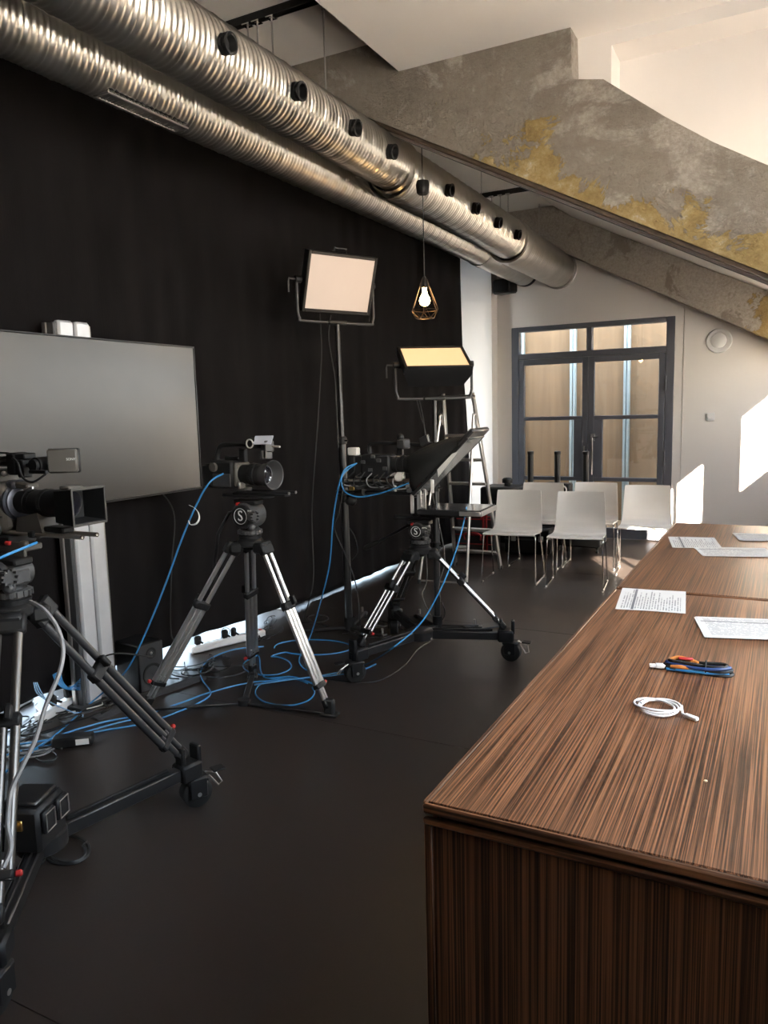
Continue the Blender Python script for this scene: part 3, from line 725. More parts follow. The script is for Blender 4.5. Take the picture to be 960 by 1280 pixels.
def make_chair():
    t = thing('stacking_chair', 'x', 'chair', (0, 0, 0), 0, 'white stacking chairs')
    shell_mesh().build('seat_shell', WHITEP, t, angle=60)
    for s_ in (-1, 1):
        x = s_*.235
        pts = [(s_*.20, -.10, .438), (s_*.222, -.13, .438), (x, -.155, .43), (x+s_*.004, -.175, .40), (x+s_*.012, -.215, .02), (x+s_*.012, -.208, .008), (x+s_*.012, -.19, .007), (x+s_*.012, .19, .007), (x+s_*.012, .205, .010), (x+s_*.011, .208, .03), (x, .075, .41), (x-s_*.002, .06, .432), (s_*.222, .04, .438), (s_*.20, .02, .438)]
        sl_ = MB().tube(spline([Vector(p) for p in pts], 4), .0065, 8).build('sled_leg', CHROME, t)
        for yy in (-.185, .185): MB().cyl((x+s_*.012, yy-.02, .006), (x+s_*.012, yy+.02, .006), .0085, n=8).build('glide', PALEG, sl_)
    MB().tube([(-.20, -.10, .436), (.20, -.10, .436)], .006, 8).build('cross_bar', CHROME, t)
    MB().tube([(-.20, .02, .436), (.20, .02, .436)], .006, 8).build('cross_bar', CHROME, t)
    return t
ch0 = make_chair()
for k, (lx, ly, az, lab) in enumerate(((-2.196, 6.735, 5, 'left chair of the front row of white chairs'), (-1.604, 6.735, 6, 'right chair of the front row of white chairs'),
        (-2.185, 7.48, 2, 'left chair of the back row of white chairs, beside the black cases'), (-1.672, 7.62, 3, 'middle chair of the back row of white chairs'), (-1.13, 7.45, 6, 'right chair of the back row of white chairs, seat lit by the sun'))):
    c_ = ch0 if k == 0 else copy_tree(ch0)
    c_.matrix_basis = Matrix.Translation((lx, ly, 0)) @ Matrix.Rotation(rad(az), 4, 'Z'); c_['label'] = lab

# ================================================================== TV ON A LIFT COLUMN
t = thing('television', 'large wall size black flat screen television in front of the curtain', 'television', (-3.3, 2.95, 1.14))
yl, yr = 2.17-2.95, 3.74-2.95
MB().box((-.012, (yl+yr)/2, .44), (.05, yr-yl, .885), None, .006).build('housing', BLK, t)
SCR = mat('matt screen glass', (.030, .026, .023), .34, spec=1.0)
MB().box((.015, (yl+yr)/2, .443), (.006, yr-yl-.02, .865), None, .001).build('screen', SCR, t)
bz = MB()
for c_, d in (((.017, (yl+yr)/2, .881), (.012, yr-yl, .008)), ((.017, (yl+yr)/2, .004), (.012, yr-yl, .012)), ((.017, yl+.004, .44), (.012, .008, .87)), ((.017, yr-.004, .44), (.012, .008, .87))): bz.box(c_, d, None, .002)
bz.build('bezel', BLKM, t); MB().box((-.05, -.05, .44), (.04, .5, .4), None, .005).build('mount_plate', BLKM, t)
t = thing('lift_column', 'tall white and grey aluminium column standing behind the television', 'column', (-3.425, 2.915, 0))
COLM = mat('satin white aluminium', (.66, .67, .70), .35, .35)
MB().box((.028, -.052, 1.06), (.05, .100, 2.11), None, .012).build('column_profile', COLM, t); MB().box((.028, .056, 1.06), (.05, .100, 2.11), None, .012).build('column_profile', COLM, t)
MB().box((.01, .002, 1.05), (.03, .20, 2.09)).build('core', ALUD, t)
MB().box((.01, -.122, 1.05), (.07, .022, 2.10), None, .003).build('side_rail', DGREY, t); MB().box((-.01, -.140, 1.05), (.03, .012, 2.10), None, .003).build('side_rail', ALUD, t); MB().box((.01, .116, 1.05), (.05, .012, 2.10), None, .003).build('side_rail', ALUD, t)
MB().box((.0, -.01, .012), (.16, .34, .024), None, .004).build('base_plate', BLKM, t)

# ================================================================== TRIPODS, HEADS, DOLLIES
def tripod(lab, apex, feet, zf, mtl, r=.011, gap=.026, three=True, grp=None, red=True, twist=(0, 0, 0), first=None):
    A = Vector(apex); c_ = sum((Vector(f) for f in feet), Vector())/3; t = thing('camera_tripod', lab, 'tripod', (A.x, A.y, zf), 0, grp)
    MB().lathe(A+Vector((0, 0, -.045)), (0, 0, 1), [(0, .055), (.01, .068), (.035, .070), (.045, .062), (.048, .052)], 28).build('bowl', BLKM, t, world=True)
    sp_ = MB()
    for f in feet:
        d = Vector(f)-A; h = Vector((d.x, d.y, 0)).normalized(); tg = Vector((-h.y, h.x, 0))
        sp_.box(A+h*.075+Vector((0, 0, -.045)), (.07, .10, .06), Rz(math.atan2(h.y, h.x)), .012)
    sp_.build('spider', BLK, t, world=True)
    for f, tw in zip(feet, twist):
        B = Vector(f); B.z = zf; h = Vector((B.x-A.x, B.y-A.y, 0)).normalized(); S = A+h*.095+Vector((0, 0, -.05)); d = B-S; L_ = d.length; d.normalize()
        tg = Matrix.Rotation(rad(tw), 3, d) @ Vector((-h.y, h.x, 0)); nr = d.cross(tg)
        R = Matrix((nr, tg, d)).transposed()
        mb_ = MB()
        for s_ in (-1, 1):
            mb_.cyl(S+tg*s_*gap, S+d*L_*.36+tg*s_*gap, r, n=12)
            mb_.cyl(S+d*L_*.35+tg*s_*(gap+.004), S+d*L_*.86+tg*s_*(gap+.004), r*1.05, n=12)
        if three: mb_.cyl(S+d*L_*.36, S+d*L_*.82, r*1.0, n=12)
        for s_ in (-.45, .45): mb_.cyl(S+d*L_*.80+tg*s_*gap, S+d*L_*.955+tg*s_*gap, r*.85, n=10)
        leg = mb_.build('leg', first if first and f is feet[0] else mtl, t, world=True)
        MB().box(S+d*.0, (.04, gap*2+.045, .07), R, .008).build('hinge', BLK, leg, world=True)
        mb_ = MB().box(S+d*L_*.355, (.04, gap*2+.04, .045), R, .007); mb_.box(S+d*L_*.335+nr*.03+tg*.02, (.03, .022, .05), R, .005); mb_.build('clamp', BLK, leg, world=True)
        MB().box(S+d*L_*.845, (.034, gap*2+.036, .03), R, .006).build('clamp', BLK, leg, world=True)
        if red: MB().box(S+d*L_*.845+tg*(gap+.03), (.018, .02, .018), R, .004).build('lock_knob', RED, leg, world=True)
        mb_ = MB().box(S+d*L_*.955, (.035, .055, .05), R, .008); mb_.cyl(S+d*L_*.96, B+Vector((0, 0, .012)), .016, .012, n=12); mb_.build('foot', BLK, leg, world=True)
    return t
def head_on(lab, apex, az, top, handle=None, sc=1.0, grp=None):
    """fluid head; local x = forward"""
    A = Vector(apex); t = thing('fluid_head', lab, 'tripod head', tuple(A), az, grp); h = top-A.z
    MB().lathe((0, 0, -.002), (0, 0, 1), [(0, .050), (.004, .060), (.020, .062), (.024, .055), (.03, .055), (.06, .050), (.066, .044)], 30).build('pan_base', BLK, t)
    rg = MB().lathe((0, 0, .026), (0, 0, 1), [(0, .056), (.003, .064), (.022, .064), (.026, .056)], 30); 
    for k in range(18): a = 2*math.pi*k/18; rg.box((.065*math.cos(a), .065*math.sin(a), .037), (.006, .010, .018), Rz(a))
    rg.build('drag_ring', DGREY, t)
    zc = .062+(h-.062-.03)*.52; rr = (h-.062)*.44
    MB().cyl((0, -.060, zc), (0, .060, zc), rr, n=28).box((0, 0, zc-.01), (.10, .10, rr*1.3), None, .012).build('tilt_drum', GREYB if False else DGREY, t)
    d_ = MB().cyl((0, -.060, zc), (0, -.072, zc), rr*.86, rr*.80, n=28).build('side_disc', BLK, t)
    lg = MB().torus((0, -.0725, zc), (0, 1, 0), rr*.60, .0016, 28, 6); lg.text('S', rr*1.15, (0, -.0728, zc), (1, 0, 0), (0, 0, 1)); lg.build('round_emblem', MARK, t)
    kb = MB().cyl((rr*.7, -.055, zc), (rr*.7+.03, -.055, zc), .024, .028, n=18)
    for k in range(10): a = 2*math.pi*k/10; kb.box((rr*.7+.035, -.055+.027*math.cos(a), zc+.027*math.sin(a)), (.02, .008, .008))
    kb.build('drag_knob', DGREY, t)
    MB().sphere((.055, -.05, .068), .022, 14, 9, (1, 1, .9)).build('lever_knob', DGREY, t)
    MB().box((0, 0, h-.022), (.15, .075, .026), None, .006).build('camera_plate', BLK, t)
    MB().box((-.03, -.05, h-.03), (.022, .022, .018), None, .004).build('release_catch', RED, t)
    MB().box((.055, -.066, zc+rr*.45), (.03, .004, .006)).build('print_mark', MARK, t)
    if handle:
        p = [Vector(q) for q in handle]
        hd = MB().tube(p, .0095, 10).build('pan_handle', BLKM, t); e_ = p[-1]; d = (p[-1]-p[-2]).normalized()
        MB().lathe(e_-d*.10, d, [(0, .012), (.02, .017), (.10, .018), (.13, .016), (.14, .008)], 14).build('grip', RUB, hd)
        MB().lathe(p[0]-(p[1]-p[0]).normalized()*.01, p[1]-p[0], [(0, .016), (.035, .016), (.04, .01)], 14).build('rosette', BLK, hd)
    return t
def caster(t, w, yaw_, zt, pedal=True):
    """twin caster under (w.x,w.y); hub height .07"""
    w = Vector(w); R = Rz(yaw_); f = R @ Vector((1, 0, 0)); sd = R @ Vector((0, 1, 0)); r = .062; c_ = Vector((w.x, w.y, r))
    hs = MB().cyl((w.x, w.y, r+.04), (w.x, w.y, zt), .018, n=14); hs.box(c_+Vector((0, 0, .055)), (.10, .085, .03), R, .01)
    for s_ in (-1, 1): hs.box(c_+sd*s_*.040+Vector((0, 0, .025)), (.075, .010, .085), R, .008)
    hs_o = hs.build('caster_fork', BLK, t, world=True)
    MB().lathe(c_-sd*.030, sd, [(0, .02), (0, .052), (.006, r), (.054, r), (.060, .052), (.060, .02)], 28).build('wheel', RUB, hs_o, world=True)
    MB().cyl(c_-sd*.047, c_+sd*.047, .009, n=10).build('axle', ALUD, hs_o, world=True)
    if pedal:
        MB().box(c_+f*.10+Vector((0, 0, .068)), (.055, .05, .008), R, .003).build('brake_pedal', BLK, hs_o, world=True)
        MB().tube([c_+f*.05+sd*.02+Vector((0, 0, .06)), c_+f*.10+sd*.028+Vector((0, 0, .04)), c_+f*.115+Vector((0, 0, .005)), c_+f*.095-sd*.01+Vector((0, 0, .0)), c_+f*.06+Vector((0, 0, .05))], .0035, 6).build('brake_spring', ALUD, hs_o, world=True)
def dolly(lab, center, wheels, z, grp=None):
    c_ = Vector(center); t = thing('tripod_dolly', lab, 'dolly', (c_.x, c_.y, 0), 0, grp)
    MB().lathe((c_.x, c_.y, z-.035), (0, 0, 1), [(0, .07), (.01, .085), (.06, .085), (.07, .07)], 20).build('hub', BLKM, t, world=True)
    for w in wheels:
        w = Vector((w[0], w[1], z)); d = (w-Vector((c_.x, c_.y, z))); L_ = d.length; d.normalize(); R = Rz(math.atan2(d.y, d.x))
        a = MB().box(Vector((c_.x, c_.y, z))+d*(L_*.5), (L_-.02, .05, .052), R, .005).build('arm', BLKM, t, world=True)
        MB().box(Vector((c_.x, c_.y, z+.034))+d*(L_*.5), (L_*.7, .016, .014), R, .003).build('rail', BLK, a, world=True)
        MB().box(w+d*.0, (.10, .085, .075), R, .01).box(w+d*.045+Vector((0, 0, .055)), (.022, .06, .085), R, .006).box(w-d*.03+Vector((0, 0, .065)), (.02, .05, .085), R, .005).build('foot_clamp', BLK, a, world=True)
        caster(t, w+d*.035, math.atan2(d.y, d.x)-.3, z)
    return t
# camera B: the silver tripod in the middle
feetB = [P(181, 884, z=.03), P(412, 888, z=.03), P(316, 840, z=.03)]
apB = Vector((-2.535, 3.25, .935))
tripod('silver two stage tripod standing on the floor under the middle camera', apB, feetB, .03, ALU, .0125, .027, True, twist=(55, 0, -40))
head_on('black fluid head with red catch under the middle camera', apB, rad(-2), 1.155, [(-.05, .0, .155), (-.12, -.02, .135), (-.19, -.04, .02), (-.22, -.05, -.16), (-.235, -.05, -.28)])
t = thing('ground_spreader', 'flat black ground spreader joining the feet of the silver tripod', 'spreader', P(305, 877, z=0))
hub = Vector(P(305, 877, z=.02)); MB().lathe(hub-Vector((0, 0, .015)), (0, 0, 1), [(0, .035), (.03, .035), (.034, .025)], 18).build('hub', BLK, t, world=True)
for f in feetB:
    w = Vector(f); w.z = .018; d = w-hub; d.z = 0; L_ = d.length; R = Rz(math.atan2(d.y, d.x))
    a = MB().box((hub+w)/2-Vector((0, 0, .004)), (L_, .034, .012), R, .003).build('arm', BLKM, t, world=True)
    MB().box(w+Vector((0, 0, .03)), (.055, .04, .09), R, .008).box(w-Vector((0, 0, .008)), (.10, .06, .014), R, .004).build('foot_cup', RUB, a, world=True)
# camera C: teleprompter tripod on its dolly
cC = (-2.03, 4.31); wC = [P(632, 812, z=.07)[:2], P(449, 836, z=.07)[:2], (-2.42, 4.72)]
dolly('black three wheeled dolly under the teleprompter tripod', (*cC, 0), wC, .165)
apC = Vector((-2.0, 4.27, .745))
tripod('dark tripod with silver striped legs carrying the teleprompter', apC, [(w[0], w[1], 0) for w in wC], .21, mat('grey striped tube', (.35, .35, .36), .25, .9), .0115, .030, True)
head_on('black fluid head under the teleprompter with its handle pointing left', apC, rad(4), .925, [(-.05, .06, .13), (-.12, .09, .115), (-.30, .14, .02), (-.44, .17, -.05)])
# camera A: foreground tripod on its dolly
cA = (-2.22, 1.61); wA = [P(236, 990, z=.07)[:2], (-1.87, 1.18), (-2.77, 1.5)]
dolly('black three wheeled dolly in the left foreground under the big camera', (*cA, 0), wA, .165)
apA = Vector((-2.30, 1.64, .985))
tripod('dark foreground tripod at the left edge carrying the big camera', apA, [(w[0], w[1], 0) for w in wA], .21, mat('dark bronze tube', (.13, .125, .12), .32, .85), .0145, .032, True, twist=(60, 0, 0), first=CARBON)
head_on('black fluid head with round emblem under the big foreground camera', apA, rad(2), 1.155, None)
# ================================================================== CAMERAS (local x = forward, origin on the plate under the body)
def lens_profile(L_, r0, r1): return [(0, r0*.7), (0, r0), (L_*.12, r0), (L_*.125, r0*1.08), (L_*.20, r0*1.08), (L_*.205, r0*.98), (L_*.34, r0*1.02), (L_*.345, r1*.98), (L_*.50, r1*.98), (L_*.505, r1*.93), (L_*.60, r1*.93), (L_*.605, r1), (L_, r1), (L_, r1*.8)]
def geared(mb_, x, z, r, w, n=48):
    for k in range(n):
        a = 2*math.pi*k/n; mb_.box((x, r*math.cos(a), z+r*math.sin(a)), (w, .003, .004), Rx(a))
# ---- the big one at the left
zl = .170
t = thing('video_camera', 'big grey shoulder video camera with matte box at the left edge of the photo', 'camera', (-2.305, 1.70, 1.155), rad(1))
MB().box((-.17, 0, .012), (.42, .10, .022), None, .004).build('dovetail_plate', GREYB, t)
MB().box((-.15, 0, .042), (.32, .11, .035), None, .006).build('base_plate', BLK, t)
mb_ = MB().box((-.175, 0, zl-.015), (.35, .125, .165), None, .016); mb_.box((-.19, 0, zl+.085), (.30, .10, .05), None, .012); bd = mb_.build('body', GREYB, t)
mb_ = MB()
for k in range(6): mb_.box((-.09, -.0635, zl+.02+k*.011), (.12, .003, .004))
mb_.build('vent_slots', BLK, bd)
MB().box((-.04, -.064, zl-.045), (.07, .004, .006)).box((-.065, -.064, zl-.02), (.02, .006, .012), None, .002).box((-.04, -.064, zl-.02), (.014, .006, .01), None, .002).build('switches', BLK, bd)
kn = MB().cyl((-.035, -.062, zl-.085), (-.035, -.078, zl-.085), .021, .019, n=24); kn.build('dial', DGREY, bd)
kn = MB().torus((-.035, -.079, zl-.085), (0, 1, 0), .016, .003, 20, 6)
for k in range(6): a = k*math.pi/3; kn.box((-.035+.012*math.cos(a), -.079, zl-.085+.012*math.sin(a)), (.004, .003, .004), Ry(-a))
kn.build('dial_marks', mat('worn grey mark', (.35, .32, .29), .5), bd)
MB().box((.0, -.05, .035), (.025, .02, .014), None, .003).build('red_latch', RED, t)
fl_ = MB().lathe((-.012, 0, zl), (1, 0, 0), [(0, .054), (.002, .062), (.016, .063), (.022, .056), (.03, .056), (.034, .046)], 30).box((.005, 0, zl+.058), (.04, .07, .03), None, .008); fl_.build('lens_mount', BLUEG, t)
MB().box((.035, -.0, zl+.058), (.09, .05, .020), Ry(.08), .005).build('top_bracket', GREYB, t)
MB().prism([(.03, zl-.05), (.13, zl-.03), (.15, zl-.10), (.13, zl-.115), (.02, zl-.10)], lambda a, b_: (a, -.035, b_), lambda a, b_: (a, .035, b_)).build('lens_support', GREYB, t)
lm = MB().lathe((.022, 0, zl), (1, 0, 0), lens_profile(.23, .039, .045), 36); geared(lm, .085, zl, .042, .014); geared(lm, .150, zl, .046, .016, 56); ln = lm.build('lens', BLK, t)
MB().cyl((.06, -.02, zl+.044), (.11, -.025, zl+.052), .004, n=8).build('zoom_pin', ALUD, ln)
# matte box: open hood
def hood_box(x0, x1, w0, h0, w1, h1, z, th=.006):
    def ring(x, w, h): return [(x, -w, z-h), (x, w, z-h), (x, w, z+h), (x, -w, z+h)]
    V = ring(x0, w0, h0)+ring(x1, w1, h1)+ring(x1, w1-th, h1-th)+ring(x0+th, w0-th, h0-th)
    F = []
    for k in range(3):
        for i in range(4): F.append((k*4+i, k*4+(i+1) % 4, (k+1)*4+(i+1) % 4, (k+1)*4+i))
    F.append((12, 13, 14, 15)); F.append((3, 2, 1, 0)); m_ = MB(); m_.V = V; m_.F = F; return m_
mbx = hood_box(.245, .335, .058, .050, .068, .058, zl-.004).build('matte_box', BLK, t, angle=20)
MB().lathe((.2525, 0, zl), (1, 0, 0), [(0, .042), (.004, .042), (.002, .034), (.006, .02), (.007, 0)], 32, False).build('front_lens_glass', GLASSB, mbx)
RIM = mat('worn dark rim', (.05, .046, .042), .4)
rm = MB()
for c_, d in (((.336, 0, zl+.054), (.004, .138, .007)), ((.336, 0, zl-.062), (.004, .138, .007)), ((.336, -.066, zl-.004), (.004, .007, .117)), ((.336, .066, zl-.004), (.004, .007, .117))): rm.box(c_, d, None, .001)
rm.build('rim', RIM, mbx); MB().box((.26, 0, zl+.054), (.045, .06, .012), None, .004).build('flag_bracket', GREYB, mbx)
for s_ in (-.030, .030):
    r_ = MB().cyl((-.05, s_, .067), (.325, s_, .067), .0075, n=14).build('support_rod', STEEL, t)
    MB().lathe((.325, s_, .067), (1, 0, 0), [(0, .0075), (.003, .0075), (.003, .0045), (-.01, .004)], 14, False).build('rod_end', CHROME, r_)
MB().box((.10, 0, .067), (.03, .09, .024), None, .005).build('rod_bracket', BLK, t)
MB().box((.17, 0, .083), (.13, .05, .02), None, .005).build('rod_bracket', BLK, t)
MB().box((.03, -.045, .015), (.085, .012, .05), None, .003).box((.07, -.045, .035), (.03, .02, .02), None, .004).build('side_plate', GREYB, t)
hd = MB().box((-.14, 0, zl+.135), (.28, .045, .03), None, .008).box((.015, 0, zl+.13), (.045, .06, .075), None, .006).box((-.25, 0, zl+.11), (.04, .04, .05), None, .006).box((.055, 0, zl+.155), (.05, .05, .02), None, .004).build('top_handle', BLK, t)
for k, z in enumerate((.155, .165, .178)): MB().tube(spline([(-.30, -.03+k*.01, zl+z-.01), (-.15, -.04+k*.012, zl+z-.02+.006*k), (.0, -.02, zl+z-.012)]), .004, 6).build('lead', CAB, hd)
ev = MB().box((.09, -.01, zl+.125), (.10, .014, .014), None, .003).cyl((.12, -.01, zl+.105), (.12, -.01, zl+.15), .012, n=12).box((.06, -.01, zl+.115), (.03, .04, .06), None, .004).build('viewfinder_arm', BLK, t)
MB().cyl((.150, .02, zl+.128), (.150, -.04, zl+.128), .026, n=20).cyl((.150, -.04, zl+.128), (.150, -.052, zl+.128), .02, n=20).build('pivot', BLK, ev)
MB().box((.18, -.055, zl+.108), (.08, .012, .012), None, .002).build('bar', BLK, ev)
vf = MB().box((.232, .0, zl+.140), (.092, .022, .075), Rz(rad(34)), .004).build('viewfinder_screen', GREYB, t)
MB().box((.232-.006, .012, zl+.140), (.098, .018, .080), Rz(rad(34)), .004).build('screen_back', BLK, vf)
dx_ = Rz(rad(34)) @ Vector((1, 0, 0)); nrm = Rz(rad(34)) @ Vector((0, -1, 0))
MB().text('SONY', .011, Vector((.232, 0, zl+.145))+nrm*.0112+dx_*.028, dx_, (0, 0, 1), .0004).build('brand_lettering', MARK, vf)
MB().tube(spline([(.03, -.03, zl+.15), (.08, -.05, zl+.135), (.11, -.06, zl+.09), (.15, -.055, zl+.075), (.185, -.03, zl+.10)]), .004, 6).build('viewfinder_lead', CAB, t)
MB().sphere((-.02, -.03, zl+.098), .009, 10, 6).build('knob', ALUD, t)
# ---- the middle one
zl = .125
t = thing('video_camera', 'compact black cinema camera with round lens hood on the silver tripod', 'camera', (-2.535, 3.25, 1.157), rad(-4))
MB().box((.0, 0, .010), (.30, .09, .016), None, .004).box((.10, -.01, .022), (.36, .05, .010), None, .002).build('dovetail_plate', BLK, t)
for s_ in (-.028, .028):
    r_ = MB().cyl((-.05, s_, .035), (.30, s_, .035), .0075, n=12).build('support_rod', BLKM, t); MB().cyl((.30, s_, .035), (.305, s_, .035), .0075, n=12).build('rod_end', ALUD, r_)
mb_ = MB().box((-.13, 0, zl), (.17, .135, .15), None, .014).box((-.245, 0, zl-.01), (.08, .10, .13), None, .012); bd = mb_.build('body', BLK, t)
MB().cyl((-.17, -.066, zl+.04), (-.17, -.085, zl+.04), .024, n=20).build('side_dial', GREYB, bd)
MB().box((-.12, -.069, zl-.03), (.13, .008, .07), None, .004).build('side_door', DGREY, bd)
MB().box((-.035, 0, zl), (.03, .12, .125), None, .01).build('front_plate', GREYB, t)
MB().box((-.01, -.035, zl-.057), (.014, .045, .032), None, .002).build('silver_button_plate', ALUD, t)
MB().box((-.02, 0, zl-.085), (.06, .06, .03), None, .006).build('lens_support', GREYB, t)
lm = MB().lathe((-.02, 0, zl), (1, 0, 0), [(0, .04), (.0, .052), (.05, .052), (.055, .058), (.10, .058), (.105, .054), (.13, .054), (.14, .058)], 32, False); geared(lm, .055, zl, .059, .02); ln = lm.build('lens', BLK, t)
MB().lathe((.118, 0, zl), (1, 0, 0), [(0, .056), (.02, .058), (.065, .078), (.068, .078), (.066, .074), (.02, .054), (.012, .048)], 36, False).build('lens_hood', DGREY, ln)
MB().lathe((.128, 0, zl), (1, 0, 0), [(0, .050), (.004, .046), (.0, .038), (.003, .03), (.006, .012), (.007, 0)], 30, False).build('front_glass', GLASSB, ln)
MB().torus((.13, 0, zl), (1, 0, 0), .049, .0025, 30, 6).build('filter_ring', GREYC, ln)
hd = MB().tube(spline([(-.21, 0, zl+.07), (-.20, 0, zl+.12), (-.16, 0, zl+.155), (.0, 0, zl+.16), (.03, 0, zl+.155)]), .014, 10).box((-.02, 0, zl+.10), (.04, .03, .07), None, .004).box((-.09, .0, zl+.085), (.1, .04, .02), None, .004).build('top_handle', BLK, t)
MB().cyl((.075, .03, zl+.165), (.075, -.05, zl+.165), .030, n=20).box((.04, 0, zl+.155), (.09, .03, .02), None, .004).build('viewfinder_pivot', BLK, t)
MB().torus((.075, -.052, zl+.165), (0, 1, 0), .022, .004, 22, 6).build('pivot_ring', PALEG, t)
vf = MB().box((.14, .01, zl+.15), (.09, .05, .06), Rz(rad(-35)), .006).build('monitor', DGREY, t)
_n = Vector((.25, -.62, .74)).normalized(); _x = Vector((.93, .37, 0)); _x = (_x-_n*_x.dot(_n)).normalized()
MB().box(Vector((.14, -.02, zl+.182)), (.10, .062, .008), Matrix((_x, _n.cross(_x), _n)).transposed(), .002).build('monitor_screen', mat('pale reflecting screen', (.36, .38, .44), .25), vf)
MB().box((.135, .0, zl+.105), (.06, .06, .045), Rz(rad(-35)), .005).build('microphone_block', DGREY, t); MB().box((.165, -.035, zl+.108), (.03, .012, .035), Rz(rad(-35)), .003).build('label_plate', GREYB, t)
MB().cyl((.17, .0, zl+.150), (.25, -.02, zl+.148), .005, n=8).build('antenna', PALEG, t)
# ---- the one behind the teleprompter
zl = .335
t = thing('video_camera', 'black cinema camera full of cables behind the teleprompter hood', 'camera', (-2.0, 4.27, .927), rad(4))
MB().box((-.02, 0, .008), (.28, .09, .016), None, .004).build('slide_plate', BLK, t)
MB().box((-.02, 0, .07), (.05, .07, .12), None, .004).build('riser_post', BLKM, t)
MB().box((.03, -.045, .095), (.055, .010, .13), None, .002).build('perforated_plate', PALEG, t)
mb_ = MB()
for k in range(5): mb_.cyl((.03, -.051, .05+k*.024), (.03, -.0515, .05+k*.024), .008, n=10)
MB().box((-.03, -.045, .095), (.022, .010, .12), None, .002).build('perforated_plate', PALEG, t)
mb_.build('plate_holes', BLK, t)
MB().box((-.26, 0, .155), (.62, .07, .022), None, .004).build('rail_plate', BLKM, t)
MB().box((-.25, 0, .205), (.50, .10, .03), None, .005).build('base_plate', BLK, t)
for s_ in (-.03, .03): MB().cyl((-.50, s_, .235), (.06, s_, .235), .0075, n=12).build('support_rod', STEEL, t)
bd = MB().box((-.27, 0, zl-.01), (.20, .13, .15), None, .012).box((-.385, 0, zl-.01), (.06, .11, .13), None, .008).build('body', BLK, t)
bt = MB().box((-.44, 0, zl-.01), (.055, .10, .16), None, .008).build('battery', BLK, t); MB().box((-.43, -.03, zl+.085), (.07, .05, .05), None, .006).build('receiver_box', PALEG, t)
for x, z in ((-.35, .02), (-.30, -.03), (-.24, .03), (-.20, -.02), (-.28, .055)): MB().box((x, -.067, zl+z), (.03, .006, .022), None, .002).build('button_panel', DGREY, bd)
lm = MB().lathe((-.165, 0, zl), (1, 0, 0), lens_profile(.16, .05, .058), 30); geared(lm, -.10, zl, .056, .014); lm.build('lens', BLK, t)
MB().tube(spline([(-.33, 0, zl+.07), (-.33, 0, zl+.12), (-.29, 0, zl+.135), (-.15, 0, zl+.135), (-.11, 0, zl+.13)]), .013, 10).box((-.12, 0, zl+.10), (.035, .03, .08), None, .005).build('top_handle', BLK, t)
MB().box((-.09, -.02, zl+.13), (.07, .06, .06), Rz(-.4), .008).build('motor_box', DGREY, t); MB().sphere((-.11, -.02, zl+.17), .024, 12, 8).build('knob', BLK, t)
MB().tube([(-.08, 0, zl+.13), (.06, -.02, zl+.125)], .009, 8).build('viewfinder_arm', BLK, t)
vf = MB().box((.055, -.03, zl+.15), (.08, .022, .055), Rz(-.5) @ Ry(-.35), .004).build('viewfinder', DGREY, t); MB().box((.065, -.045, zl+.155), (.06, .004, .04), Rz(-.5) @ Ry(-.35), .001).build('viewfinder_screen', PALEG, vf)
MB().box((-.10, -.05, zl-.065), (.05, .03, .045), None, .004).build('follow_focus', ALUD, t); MB().cyl((-.10, -.06, zl-.07), (-.10, -.09, zl-.07), .026, n=18).build('focus_wheel', PALEG, t)
MB().box((.02, -.05, .215), (.022, .02, .06), None, .003).build('red_tab', RED, t)
for x, z, m_ in ((-.14, .19, WHITEC), (-.045, .185, PALEG), (-.44, .19, BRASS), (-.05, .205, PALEG)): MB().box((x, -.055, z), (.034, .018, .036), Rz(x*7), .004).build('cable_plug', m_, t)
MB().cyl((-.49, -.01, .12), (-.36, -.04, .16), .02, .026, n=14).sphere((-.46, -.03, .10), .035, 12, 8, (1.2, .8, .9)).build('handgrip', BLK, t)
for k in range(9):
    x0 = -.46+.045*k
    MB().tube(spline([(x0, -.055, zl-.03-.01*(k % 3)), (x0-.04, -.085, zl-.09), (x0-.01+.03*(k % 2), -.09, .21-.01*k % .03), (x0+.07, -.06, .20+.01*(k % 4))]), .0042, 6).build('lead', CAB if k % 4 else GREYC, t)

# ================================================================== TELEPROMPTER
t = thing('teleprompter', 'teleprompter with black cloth hood and flat monitor in front of the rear camera', 'teleprompter', (-2.0, 4.27, .927), rad(4))
zb, zt_, xb, xt = .165, .505, .02, .37          # mirror frame from low front of lens to high far end
wg = .165
# monitor lying flat
MB().box((.245, 0, .060), (.40, .335, .034), None, .006).build('monitor_housing', BLK, t)
MB().box((.245, 0, .0775), (.375, .31, .003), None, .001).build('monitor_glass', mat('monitor glass', (.03, .03, .032), .12, spec=.8), t)
MB().box((.448, 0, .060), (.008, .335, .030), None, .002).box((.38, -.170, .06), (.13, .006, .026), None, .002).build('aluminium_edge', ALU, t)
MB().box((.17, 0, .032), (.30, .10, .026), None, .005).build('monitor_bracket', BLKM, t); MB().box((.20, -.10, .034), (.10, .05, .022), None, .004).build('connector_box', BLK, t)
for x in (.045, .075): MB().box((x, -.10, .13), (.014, .010, .13), None, .002).build('upright_strut', ALUD, t)
MB().box((.15, -.172, .22), (.022, .012, .08), None, .003).build('mirror_clamp', PALEG, t)
